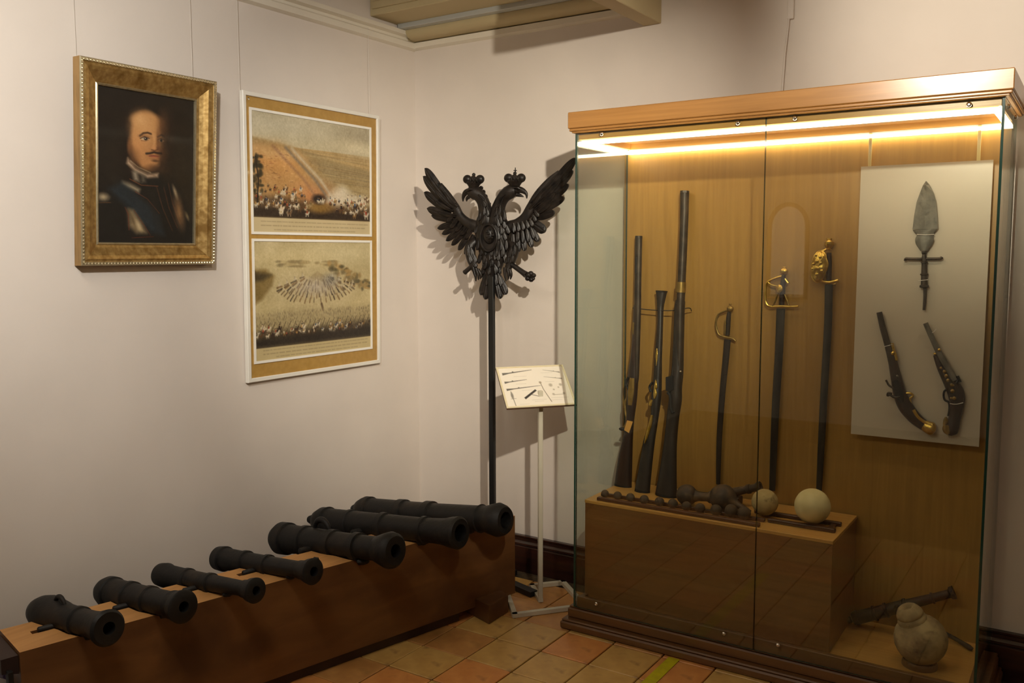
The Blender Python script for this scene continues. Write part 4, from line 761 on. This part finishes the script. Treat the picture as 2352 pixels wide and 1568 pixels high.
# ================================================================== CANNON BEAM
bd = np.array([.234, .972, 0]); bn = np.array([.972, -.234, 0]); bp = np.array([.6, -1.625, 0])
def bpt(l, n_, z): return bp+bd*l+bn*n_+np.array([0, 0, z])
BT = .410; L0, L1 = -.803, 1.248
beam = thing('timber_beam', 'long heavy brown timber beam on the floor carrying seven small cannons', 'beam', bpt(.2, -.11, 0))
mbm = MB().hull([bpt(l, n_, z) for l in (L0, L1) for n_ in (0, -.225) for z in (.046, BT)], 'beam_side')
bo_ = mbm.build('timber', None, beam); bo_.data.materials.append(MATS['beam_top_lit'])
CA, CE = math.radians(-3), math.radians(6.5)
CD = np.array([math.cos(CA)*math.cos(CE), math.sin(CA)*math.cos(CE), math.sin(CE)])
CN = dict(  # trunnion pixel, muzzle reach, breech reach, profile (fraction from muzzle, radius)
 c1=((152, 1418), .262, .215, [(0, .044), (.0, .049), (.02, .054), (.06, .052), (.12, .044), (.2, .041), (.34, .041), (.36, .044), (.40, .044), (.42, .042), (.56, .045), (.62, .050), (.70, .055), (.78, .0575), (.86, .055), (.93, .044), (.97, .030), (1, .0)], .020),
 c2=((318, 1372), .268, .250, [(0, .048), (.01, .052), (.05, .051), (.09, .043), (.12, .044), (.14, .041), (.35, .042), (.37, .045), (.41, .045), (.43, .043), (.58, .045), (.60, .048), (.64, .048), (.66, .046), (.80, .049), (.83, .052), (.88, .052), (.93, .046), (1, .026), (1.0, 0)], .018),
 c3=((465, 1335), .308, .268, [(0, .036), (.01, .041), (.05, .040), (.08, .032), (.11, .031), (.15, .026), (.42, .030), (.44, .033), (.47, .033), (.49, .031), (.66, .034), (.68, .037), (.71, .037), (.73, .036), (.90, .040), (.93, .043), (.99, .042), (1, .03), (1, 0)], .016),
 c4=((600, 1295), .300, .276, [(0, .040), (.01, .046), (.05, .044), (.09, .035), (.13, .034), (.17, .030), (.42, .033), (.44, .037), (.47, .037), (.49, .035), (.64, .037), (.67, .041), (.70, .041), (.72, .039), (.88, .043), (.91, .047), (.98, .046), (1, .032), (1, 0)], .018),
 c5=((735, 1245), .428, .316, [(0, .055), (.015, .067), (.04, .068), (.08, .062), (.13, .050), (.17, .047), (.24, .047), (.26, .053), (.30, .053), (.32, .049), (.43, .050), (.45, .055), (.50, .055), (.52, .053), (.66, .056), (.68, .060), (.71, .060), (.73, .057), (.82, .060), (.84, .065), (.90, .065), (.94, .050), (.955, .03), (.96, .018), (.975, .021), (.99, .019), (1, 0)], .026),
 c6=((850, 1205), .513, .405, [(0, .056), (.01, .063), (.05, .062), (.09, .054), (.12, .052), (.18, .050), (.20, .054), (.22, .054), (.24, .050), (.43, .052), (.45, .057), (.48, .057), (.50, .053), (.66, .055), (.68, .058), (.70, .058), (.72, .056), (.83, .057), (.85, .062), (.89, .061), (.93, .044), (.95, .024), (.96, .015), (.975, .018), (.99, .016), (1, 0)], .036),
 c7=((970, 1180), .474, .462, [(0, .056), (.012, .064), (.04, .070), (.08, .064), (.11, .056), (.14, .059), (.16, .055), (.42, .052), (.44, .058), (.48, .058), (.50, .053), (.60, .053), (.62, .058), (.66, .058), (.68, .055), (.84, .056), (.86, .061), (.89, .061), (.91, .057), (.94, .044), (.955, .024), (.965, .015), (.98, .018), (.99, .016), (1, 0)], .036))
CL = {'c1': 'stubby black cannon with a loop handle, nearest the left end of beam', 'c2': 'plump short black cannon, second from the left end of beam', 'c3': 'slim black cannon, third from the left end of the beam', 'c4': 'slim black cannon, fourth from left, beside the big handled cannon', 'c5': 'large black cannon with arched handle and knob, fifth on the beam', 'c6': 'long plain black cannon, second from the right end of beam', 'c7': 'longest black cannon with flared muzzle at right end of the beam'}
cutters = []
for k, (tp, lm, lb, pf, bore) in CN.items():
    P = atZ(*tp, .430); M0 = P+CD*lm; L = lm+lb
    s = thing('cannon', CL[k], 'cannon', P, 'small cannons on the timber beam')
    pf = [pf[0]]+[(pf[i][0], pf[i][1]+(.0025 if 0 < i < len(pf)-2 and pf[i][1] > pf[i-1][1]-1e-6 and pf[i][1] >= pf[i+1][1]-1e-6 else 0)) for i in range(1, len(pf))]
    fine = [(t*L, r_) for t, r_ in pf]
    crisp = [fine[0]]
    for (t0_, r0_), (t1_, r1_) in zip(fine[:-1], fine[1:]):
        if t0_ > .09*L and t1_ < .93*L and abs(r1_-r0_) >= .0018 and t1_-t0_ <= .045*L:
            crisp.append((t1_-.003, r0_) if r1_ > r0_ else (t0_+.003, r1_))
        crisp.append((t1_, r1_))
    fine = crisp
    full = [(.10, bore), (.0, bore), (0.0, pf[0][1])]+fine[1:]
    part('barrel', MB().lathe(full, M0, -CD, 32, 'iron'), s)
    part('bore', MB().lathe([(.099, 0), (.099, bore*.999)], M0, -CD, 20, 'bore'), s)
    tr_r = .011 if k in ('c1', 'c2', 'c3', 'c4') else .015
    rb = np.interp(lm/L, [q[0] for q in pf], [q[1] for q in pf])
    for sgn in (-1, 1):
        part('trunnion', MB().lathe([(rb*.6, tr_r), (rb+.038, tr_r*.95), (rb+.041, tr_r*.7), (rb+.041, 0)], P+np.array([0, 0, -.017]), bd*sgn, 14, 'iron'), s)
    if k in ('c1', 'c5'):
        hr = .030 if k == 'c1' else .042; base = P-CD*(.03 if k == 'c1' else .0)
        upv = np.cross(np.cross(CD, (0, 0, 1.)), CD); upv /= np.linalg.norm(upv)
        for lat in ((0,) if k == 'c1' else (-.018,)):
            sd = np.cross(CD, upv)*lat; rb2 = rb*.97
            part('handle', MB().tube([base+sd+CD*hr*math.cos(q)*1.05+upv*(rb2-.012+hr*1.15*math.sin(q)) for q in np.linspace(0, math.pi, 9)], [q_*(.62 if k == 'c1' else 1) for q_ in (.009, .010, .011, .0125, .013, .0125, .011, .010, .009)], 12, 'iron', sub=2), s)
        if k == 'c1': part('handle_stub', MB().ball(base+upv*(rb+.002)-CD*.075, .009, 'iron', 10, 8), s)
    if k == 'c4': part('muzzle_lug', MB().hull([M0-CD*q+np.array(d) for q in (.005, .03) for d in ((-.0, .018, .035), (0, .034, .028), (0, .028, .044))], 'iron'), s)
    # underside pad resting on the beam edge
    e = bpt(0, 0, 0); tt = ((bp-P)@bn)/(CD@bn); fp = P+CD*(tt+.012)
    rf = np.interp((lm-tt)/L, [q[0] for q in pf], [q[1] for q in pf])
    part('pad', MB().ball(fp+np.array([0, 0, -rf+.002]), .024 if k in ('c5', 'c6', 'c7') else .017, 'iron', 12, 8, (1, 1.3, .7), jit=.25), s)
    cutters.append((P, [(t, r_) for t, r_ in fine], M0, rb, tr_r, fp, rf))
for P, fine, M0, rb, tr_r, fp, rf in cutters:
    c1_ = MB(); Lx = fine[-1][0]
    c1_.lathe([(t, np.interp(t, [q[0] for q in fine], [q[1] for q in fine])+.0025) for t in (.02, Lx*.10, Lx*.2, Lx*.3, Lx*.4, Lx*.5, Lx*.6, Lx*.7, Lx*.8, Lx*.9)], M0, -CD, 24, 'beam_top_lit')
    up_ = MB().hull([P+bd*a_*(rb+.060)+bn*b_*(tr_r+.003)+np.array([0, 0, z]) for a_ in (-1, 1) for b_ in (-1, 1) for z in (-.017-tr_r-.002, .08)], 'beam_top_lit')
    for mbx in (c1_, up_):
        co_ = mbx.build('cutter'); md = bo_.modifiers.new('b', 'BOOLEAN'); md.operation = 'DIFFERENCE'; md.solver = 'EXACT'; md.object = co_
        dg = bpy.context.evaluated_depsgraph_get(); me = bpy.data.meshes.new_from_object(bo_.evaluated_get(dg)); bo_.modifiers.clear(); bo_.data = me; bpy.data.objects.remove(co_)
me = bo_.data
me.materials.clear(); me.materials.append(MATS['beam_side']); me.materials.append(MATS['beam_top_lit'])
for f in me.polygons: f.material_index = 1 if f.normal.z > .8 and f.center.z > .40 else 0; f.use_smooth = False  # upward faces take the lit copy of the timber
part('runner', MB().hull([bpt(l, n_, z) for l in (L0+.02, L1-.32) for n_ in (-.02, -.2) for z in (.001, .046)], 'bracket_dark'), beam)
part('runner', MB().hull([bpt(l, n_, z) for l in (L1-.12, L1-.02) for n_ in (-.04, -.2) for z in (.001, .046)], 'bracket_dark'), beam)
# block under the right end
q0, q1, q2_ = atZ(1123, 1434, 0), atZ(1079, 1410, 0), atZ(1165, 1407, 0)
e1, e2 = q1-q0, q2_-q0; e2 = e2*1.05
blk = MB().hull([q0+e1*a_*1.35+e2*b_+np.array([0, 0, z]) for a_ in (.01, .99) for b_ in (.01, .99) for z in (.001, .084)]+[q0+e1*a_*1.35+e2*b_+np.array([0, 0, z]) for a_ in (0, 1) for b_ in (0, 1) for z in (.004, .080)], 'beam_side')
tag(blk.build('wood_block'), 'square reddish wooden block on the tiles in front of the beam', 'block')
# dark bracket at the left end of the beam
part('end_strap', MB().hull([bpt(L0-.020+dl, n_, z) for dl in (-.014, .0) for n_ in (.0, -.030) for z in (.002, BT-.055)], 'iron'), beam)
part('end_cap', MB().hull([bpt(L0-.045, n_, z) for n_ in (-.03, -.20) for z in (BT-.066, BT-.02)]+[bpt(L0-.002, n_, z) for n_ in (-.012, -.21) for z in (BT-.07, BT-.012)], 'bracket_dark'), beam)
def qz(x, y, z): return atZ(x, y, z)
ck = [qz(-40, 1503, .275), qz(22, 1524, .275), qz(12, 1600, .275), qz(-60, 1590, .275)]
s = thing('info_card', 'glossy white card with a purple stripe beside the left beam end', 'card', (ck[0]+ck[2])/2*np.array([1, 1, 0]))
part('card', MB().prism(ck, (0, 0, .003), 'card_white'), s)
part('stripe', MB().prism([qz(-45, 1528, .2784), qz(16, 1548, .2784), qz(14, 1560, .2784), qz(-48, 1540, .2784)], (0, 0, .0008), 'card_purple'), s)
cm = (ck[0]+ck[1]+ck[2]+ck[3])/4
part('post', MB().box(cm[0]-.012, cm[0]+.012, cm[1]-.012, cm[1]+.012, .008, .274, 'bracket_dark', b=.002), s)
part('base', MB().box(cm[0]-.06, cm[0]+.06, cm[1]-.06, cm[1]+.06, .001, .009, 'bracket_dark', b=.002), s)
# ================================================================== DOUBLE-HEADED EAGLE ON A POLE
EPX = .620; EPY = -.195
pe = Plane((EPX, EPY, 0), (.148, -.989, 0)); EN = pe.n
def e(x, y, off=0.): return pe.at(920+x/4.127, 340+y/4.127, off)
ek = mpp(e(860, 800))/4.127
s = thing('eagle_finial', 'black carved double-headed crowned eagle mounted on a tall black pole', 'sculpture', (EPX, EPY, 0))
def featherm(mb, root, tip, wd, off, th=.010, bend=0., m='carved', n=9, tipoff=None):
    a_, b_ = e(*root, off), e(*tip, off if tipoff is None else tipoff); ax = b_-a_; L = np.linalg.norm(ax); t = ax/L; sd = np.cross(EN, t); sd /= np.linalg.norm(sd); nn_ = np.cross(t, sd)
    if nn_@EN < 0: nn_ = -nn_
    hw = wd*ek/2; R = []; cols = np.linspace(-1, 1, 9)
    for q in (0, .15, .3, .45, .6, .72, .8, .87, .92, .96, .985, 1):
        w_ = hw*(.55+.45*min(1, q/.45)) if q < .72 else hw*math.sqrt(max(0.012, 1-((q-.72)/.282)**2))
        c_ = a_+ax*q+sd*bend*ek*math.sin(math.pi*q)
        top = [c_+sd*w_*x+nn_*(th*(1-.75*x*x)-th*.45*math.exp(-(x/.16)**2)*(1-q*.6)-th*.16*(abs(abs(x)-.55) < .15)) for x in cols]
        bot = [c_+sd*w_*x*.9-nn_*th*.5 for x in cols[::-1]]
        R.append(top+bot)
    mb.rings(R, m, True, True); return mb
def fpart(parent, *a_, **k_): o = featherm(MB(), *a_, **k_).build('feather', None, parent); return o
# wings
def arm(pts, rad, fl): return MB().tube([e(x, y, o_) for x, y, o_ in pts], [r_*ek for r_ in rad], 14, 'carved', flat=[f_*ek for f_ in fl], nrm=EN, sub=4)
wl = part('wing', arm([(760, 760, .0), (690, 735, .004), (620, 700, .006), (560, 640, .008), (520, 560, .008), (450, 440, .006), (380, 340, .004)], [62, 58, 50, 46, 44, 30, 16], [40, 38, 34, 30, 28, 20, 12], ), s)
for root, tip, wd, off, bd_ in (((520, 560), (238, 192), 92, .010, 16), ((505, 590), (222, 268), 88, .006, 12), ((480, 610), (232, 418), 84, .003, 8), ((520, 660), (258, 572), 84, .000, 4), ((540, 690), (300, 640), 70, -.003, 0)): fpart(wl, root, tip, wd, off, .012, bd_)
for root, tip, wd in (((560, 690), (356, 762), 62), ((590, 715), (398, 815), 60), ((610, 735), (436, 878), 60), ((640, 760), (488, 920), 58), ((660, 790), (552, 966), 58), ((690, 820), (612, 1005), 56)): fpart(wl, root, tip, wd, -.004, .010)
for i, (x, y) in enumerate(((470, 640), (520, 665), (570, 690), (620, 720), (660, 750), (500, 700), (550, 730), (600, 765), (640, 800))): fpart(wl, (x+40, y-20), (x-28, y+58), 42, .012, .007)
for root, tip in (((520, 530), (360, 330)), ((500, 570), (330, 400)), ((500, 600), (330, 500)), ((530, 640), (360, 600)), ((540, 560), (440, 450))): fpart(wl, root, tip, 44, .018, .008, 8)
wr = part('wing', arm([(970, 770, .0), (1040, 745, .004), (1110, 720, .006), (1180, 660, .008), (1230, 570, .008), (1300, 440, .006), (1400, 310, .004), (1500, 220, .003)], [62, 58, 54, 50, 46, 38, 24, 12], [40, 38, 34, 30, 28, 22, 15, 9]), s)
for root, tip, wd, off, bd_ in (((1230, 540), (1660, 96), 96, .010, -22), ((1250, 570), (1632, 212), 88, .006, -10), ((1270, 590), (1592, 342), 84, .003, -6), ((1260, 630), (1552, 466), 84, .000, -2), ((1250, 670), (1460, 606), 82, -.003, 0), ((1230, 690), (1374, 790), 96, -.002, 0)): fpart(wr, root, tip, wd, off, .012, bd_)
for root, tip, wd in (((1215, 720), (1306, 888), 66), ((1180, 730), (1246, 940), 66), ((1140, 740), (1178, 976), 64), ((1100, 750), (1122, 984), 60), ((1060, 770), (1070, 960), 56)): fpart(wr, root, tip, wd, -.002, .011)
for root, tip, wd in (((1230, 740), (1268, 860), 40), ((1190, 740), (1215, 890), 42), ((1150, 750), (1165, 900), 42), ((1110, 755), (1110, 890), 42)): fpart(wr, root, tip, wd, .012, .008)
for i, (x, y) in enumerate(((1070, 740), (1110, 735), (1150, 725), (1190, 715), (1225, 700), (1250, 660), (1270, 620))): fpart(wr, (x, y-30), (x+10+i*5, y+62-i*5), 42, .020, .008)
for root, tip in (((1240, 520), (1500, 240)), ((1260, 560), (1520, 300)), ((1270, 590), (1470, 420)), ((1260, 630), (1420, 520)), ((1220, 580), (1330, 430))): fpart(wr, root, tip, 46, .018, .008, -8)
# body
bm_ = MB(); body = [(868, 560, 70, 34), (864, 620, 120, 52), (862, 680, 160, 66), (866, 760, 178, 80), (872, 850, 176, 86), (876, 940, 158, 80), (878, 1030, 132, 66), (874, 1110, 104, 52), (868, 1180, 80, 38), (866, 1230, 64, 26)]
bm_.tube([e(x, y, .004) for x, y, _, _ in body], [a_*ek for _, _, a_, _ in body], 22, 'carved', flat=[b_*ek for *_, b_ in body], nrm=EN, sub=4)
bod = part('body', bm_, s)
for row in range(9):
    y = 640+row*62; wv = float(np.interp(y, [q[1] for q in body], [q[2] for q in body])); dv = float(np.interp(y, [q[1] for q in body], [q[3] for q in body])); nF = 6 if wv > 120 else 4
    for i in range(nF):
        x_ = (i+.5+(row % 2)*.5)/nF*2-1
        if abs(x_) > .95: continue
        x = 868+wv*x_*.92; of = dv*ek*math.sqrt(max(0, 1-(x_*.92)**2))*.92+.002
        if ((x-838)/80)**2+((y+20-850)/110)**2 < 1: continue
        featherm(f_ := MB(), (x, y-34), (x+x_*26+RNG.uniform(-16, 16), y+RNG.uniform(44, 84)), RNG.uniform(30, 50), of+RNG.uniform(-.002, .004), .008, RNG.uniform(-6, 6)); f_.build('feather', None, bod)
# shield
cS = e(834, 850, .054); sd1 = np.cross(EN, (0, 0, 1.)); sd1 /= np.linalg.norm(sd1); upz = np.array([0, 0, 1.])
shd = part('shield', MB().rings([[e(846, 822, .044)+sd1*62*ek*math.cos(q)*math.sin(th)+upz*88*ek*math.sin(q)*math.sin(th)+EN*.030*math.cos(th) for q in np.linspace(0, 2*math.pi, 24, endpoint=False)] for th in np.linspace(.02, math.pi*.5, 9)], 'carved'), s)
part('shield_rim', MB().tube([cS+sd1*84*ek*math.cos(q)+upz*124*ek*math.sin(q) for q in np.linspace(0, 2*math.pi, 32, endpoint=False)], .0052, 8, 'carved', closed=True), shd)
part('shield_plate', MB().rings([[cS-EN*.006+sd1*84*ek*k_*math.cos(q)+upz*124*ek*k_*math.sin(q) for q in np.linspace(0, 2*math.pi, 28, endpoint=False)] for k_ in (.02, .5, .98)], 'carved', cap=False).rings([[cS-EN*d_+sd1*84*ek*math.cos(q)+upz*124*ek*math.sin(q) for q in np.linspace(0, 2*math.pi, 28, endpoint=False)] for d_ in (.006, .03)], 'carved', cap=False), shd)
rl = MB()
for x, y, r_ in ((820, 790, 14), (836, 812, 16), (818, 836, 12), (870, 800, 10), (876, 826, 12), (868, 850, 10), (850, 770, 10), (840, 850, 14)): rl.ball(e(x, y, .070), r_*ek, 'carved', 8, 6)
part('shield_relief', rl, shd)
# heads
def head(sg, neck, rad, hc, beak, lower, crest, nape):
    hm = MB(); hm.tube([e(x, y, o_) for x, y, o_ in neck], [r_*ek for r_ in rad], 16, 'carved', flat=[r_*ek*.85 for r_ in rad], nrm=EN, sub=5)
    ho = part('head', hm, s)
    part('beak', MB().tube([e(x, y, .022) for x, y in beak], [34*ek, 30*ek, 23*ek, 15*ek, 5*ek], 12, 'carved', flat=[30*ek, 26*ek, 18*ek, 11*ek, 4*ek], nrm=EN, sub=4), ho)
    part('lower_beak', MB().tube([e(x, y, .020) for x, y in lower], [20*ek, 15*ek, 4*ek], 10, 'carved', nrm=EN, sub=4), ho)
    ey = MB().ball(e(hc[0]+sg*22, hc[1]-14, .022+34*ek*.85), 8*ek, 'carved', 10, 8); part('eye', ey, ho)
    part('brow', MB().tube([e(hc[0]-sg*14, hc[1]-30, .05), e(hc[0]+sg*18, hc[1]-32, .055), e(hc[0]+sg*52, hc[1]-14, .05)], [4*ek, 9*ek, 5*ek], 8, 'carved', nrm=EN, sub=3), ho)
    for (x0_, y0_, x1_, y1_) in crest: featherm(f_ := MB(), (x0_, y0_), (x1_, y1_), 40, .014, .009); f_.build('feather', None, ho)
    for (x0_, y0_, x1_, y1_) in nape: featherm(f_ := MB(), (x0_, y0_), (x1_, y1_), 36, .041, .009); f_.build('feather', None, ho)
head(-1, [(846, 800, -.012), (828, 720, .006), (812, 640, .012), (800, 570, .014), (778, 500, .017), (740, 445, .02), (690, 420, .022), (650, 425, .022)], [60, 84, 78, 66, 60, 62, 66, 48], (672, 425), [(652, 412), (624, 418), (604, 440), (594, 470), (592, 506)], [(648, 462), (630, 478), (626, 506)], [(735, 400, 778, 368), (760, 430, 800, 405), (780, 470, 822, 450), (796, 510, 836, 505)], [(740, 440, 790, 500), (770, 480, 812, 560), (790, 540, 800, 640), (815, 560, 835, 650), (760, 600, 745, 690), (800, 620, 780, 720)])
head(1, [(884, 800, -.012), (900, 720, .006), (914, 640, .012), (928, 570, .014), (952, 505, .017), (990, 450, .02), (1045, 412, .022), (1095, 405, .022)], [60, 84, 78, 66, 60, 62, 66, 48], (1085, 405), [(1096, 396), (1136, 396), (1172, 412), (1194, 438), (1196, 478)], [(1100, 440), (1136, 448), (1166, 462)], [(1010, 410, 985, 372), (985, 440, 945, 412), (965, 475, 920, 455), (945, 515, 892, 505)], [(1000, 440, 940, 500), (970, 480, 925, 560), (945, 540, 935, 640), (915, 560, 895, 650), (980, 590, 990, 690), (940, 620, 960, 720)])
# crowns
def crown(cx, by, top, cross):
    co_ = part('crown', MB().tube([e(cx, by+22, .022), e(cx, by, .022), e(cx, by-22, .022), e(cx, by-40, .022)], [46*ek, 58*ek, 74*ek, 62*ek], 16, 'carved', nrm=EN, sub=3), s)
    for dx in (-66, 64): part('crown_lobe', MB().ball(e(cx+dx*.92, by-56, .022), 46*ek, 'carved', 16, 10, (1, .8, .92)), co_)
    part('crown_lobe', MB().ball(e(cx-4, by-52, .038), 40*ek, 'carved', 16, 10, (.85, .8, 1)), co_)
    for dx in (-30, 0, 30): part('crown_arch', MB().ball(e(cx+dx, by-50, .058), 12*ek, 'carved', 10, 8, (.7, 1, 1.8)), co_)
    part('crown_knob', MB().ball(e(cx, top+14, .022), 17*ek, 'carved', 12, 8), co_)
    if cross: part('crown_cross', MB().tube([e(cx+4, top+6, .022), e(cx+4, top-42, .022)], [7*ek, 3.5*ek], 8, 'carved').tube([e(cx-12, top-14, .022), e(cx+18, top-14, .022)], 4*ek, 8, 'carved'), co_)
crown(694, 352, 238, False); crown(1084, 340, 226, True)
# legs, claws, sceptre pieces, tail
def leg(pts, rad, claws):
    lo = part('leg', MB().tube([e(x, y, o_) for x, y, o_ in pts], [r_*ek for r_ in rad], 14, 'carved', nrm=EN, flat=[r_*ek*.9 for r_ in rad], sub=4), s)
    for cl in claws: part('claw', MB().tube([e(x, y, .03) for x, y in cl], [17*ek, 16*ek, 12*ek, 5*ek], 10, 'carved', nrm=EN, sub=3), lo)
    return lo
ll = leg([(740, 860, -.02), (668, 920, .0), (660, 985, .006), (672, 1060, .012), (690, 1120, .018), (708, 1170, .024)], [40, 50, 52, 44, 34, 26], [[(690, 1130), (700, 1180), (712, 1220), (714, 1262)], [(715, 1140), (730, 1180), (738, 1215), (738, 1250)], [(735, 1150), (756, 1185), (764, 1215), (752, 1240)]])
for a_ in ((640, 920, 650, 1020), (665, 940, 690, 1040), (650, 1000, 672, 1090), (690, 1000, 715, 1090), (680, 1070, 720, 1130)): fpart(ll, a_[:2], a_[2:], 46, .030, .008)
lr = leg([(1000, 870, -.02), (1072, 940, .0), (1064, 1000, .006), (1046, 1070, .012), (1024, 1130, .018), (1010, 1170, .024)], [40, 50, 54, 44, 34, 26], [[(990, 1130), (988, 1180), (994, 1225), (1000, 1262)], [(1015, 1140), (1022, 1185), (1022, 1220), (1018, 1250)], [(1035, 1150), (1046, 1185), (1048, 1215), (1040, 1245)]])
for a_ in ((1080, 920, 1070, 1020), (1050, 940, 1030, 1040), (1066, 1000, 1046, 1090), (1030, 1010, 1005, 1090)): fpart(lr, a_[:2], a_[2:], 46, .030, .008)
part('sceptre_end', MB().lathe([(0, 22*ek), (10*ek, 25*ek), (20*ek, 22*ek), (120*ek, 22*ek)], e(604, 1182, .02), e(690, 1108, .02)-e(604, 1182, .02), 14, 'carved'), s)
sc_ = part('sceptre', MB().tube([e(1020, 1080, .02), e(1090, 1128, .02), (e(1150, 1172, .02)), e(1190, 1200, .02)], [20*ek, 24*ek, 26*ek, 32*ek], 14, 'carved', sub=3), s)
for x, y, r_ in ((1205, 1235, 26), (1235, 1190, 28), (1262, 1206, 24), (1238, 1246, 26), (1215, 1205, 32), (1256, 1236, 20)): part('knob_lobe', MB().ball(e(x, y, .022), r_*ek, 'carved', 12, 8, (1, .9, .9)), sc_)
tl = part('tail', MB().tube([e(866, 1150, -.002), e(866, 1230, -.004), e(868, 1300, -.006)], [80*ek, 74*ek, 70*ek], 14, 'carved', flat=[30*ek, 22*ek, 14*ek], nrm=EN, sub=3), s)
for root, tip, wd in (((820, 1190), (764, 1392), 74), ((840, 1200), (806, 1434), 76), ((870, 1210), (874, 1392), 70), ((900, 1200), (946, 1428), 76), ((920, 1190), (1000, 1388), 84)): fpart(tl, root, tip, wd, .006, .011)
for root, tip in (((840, 1180), (820, 1300)), ((895, 1180), (915, 1300)), ((925, 1190), (960, 1310))): fpart(tl, root, tip, 50, .014, .009)
# pole and foot
px_ = e(863, 1300, .028); pw = 29*ek
pol = MB().box(px_[0]-pw, px_[0]+pw, px_[1]-.010, px_[1]+.010, .012, e(863, 1214, .03)[2], 'black_metal', b=.002)
pol.box(EPX-.05, EPX-.008, EPY-.01, EPY+.012, 1.40, e(868, 515, 0)[2], 'black_metal', b=.002)
pol.v = pol.v
part('pole', pol, s)
f1 = atZ(1226, 1364, .012); fb = np.array([px_[0], px_[1], 0])
def foot(a_, b_):
    t = (b_-a_)/np.linalg.norm(b_-a_); n = np.array([-t[1], t[0], 0])*.022; return MB().hull([q+np.array([0, 0, z]) for q in (a_+n, a_-n, b_+n, b_-n) for z in (.001, .026)], 'black_metal')
f1 = np.array([f1[0], f1[1], 0])
part('foot', foot(fb+np.array([-.05, 0.02, 0]), f1), s)
part('foot', foot(fb+np.array([-.04, -.10, 0]), fb+np.array([.05, .12, 0])), s)
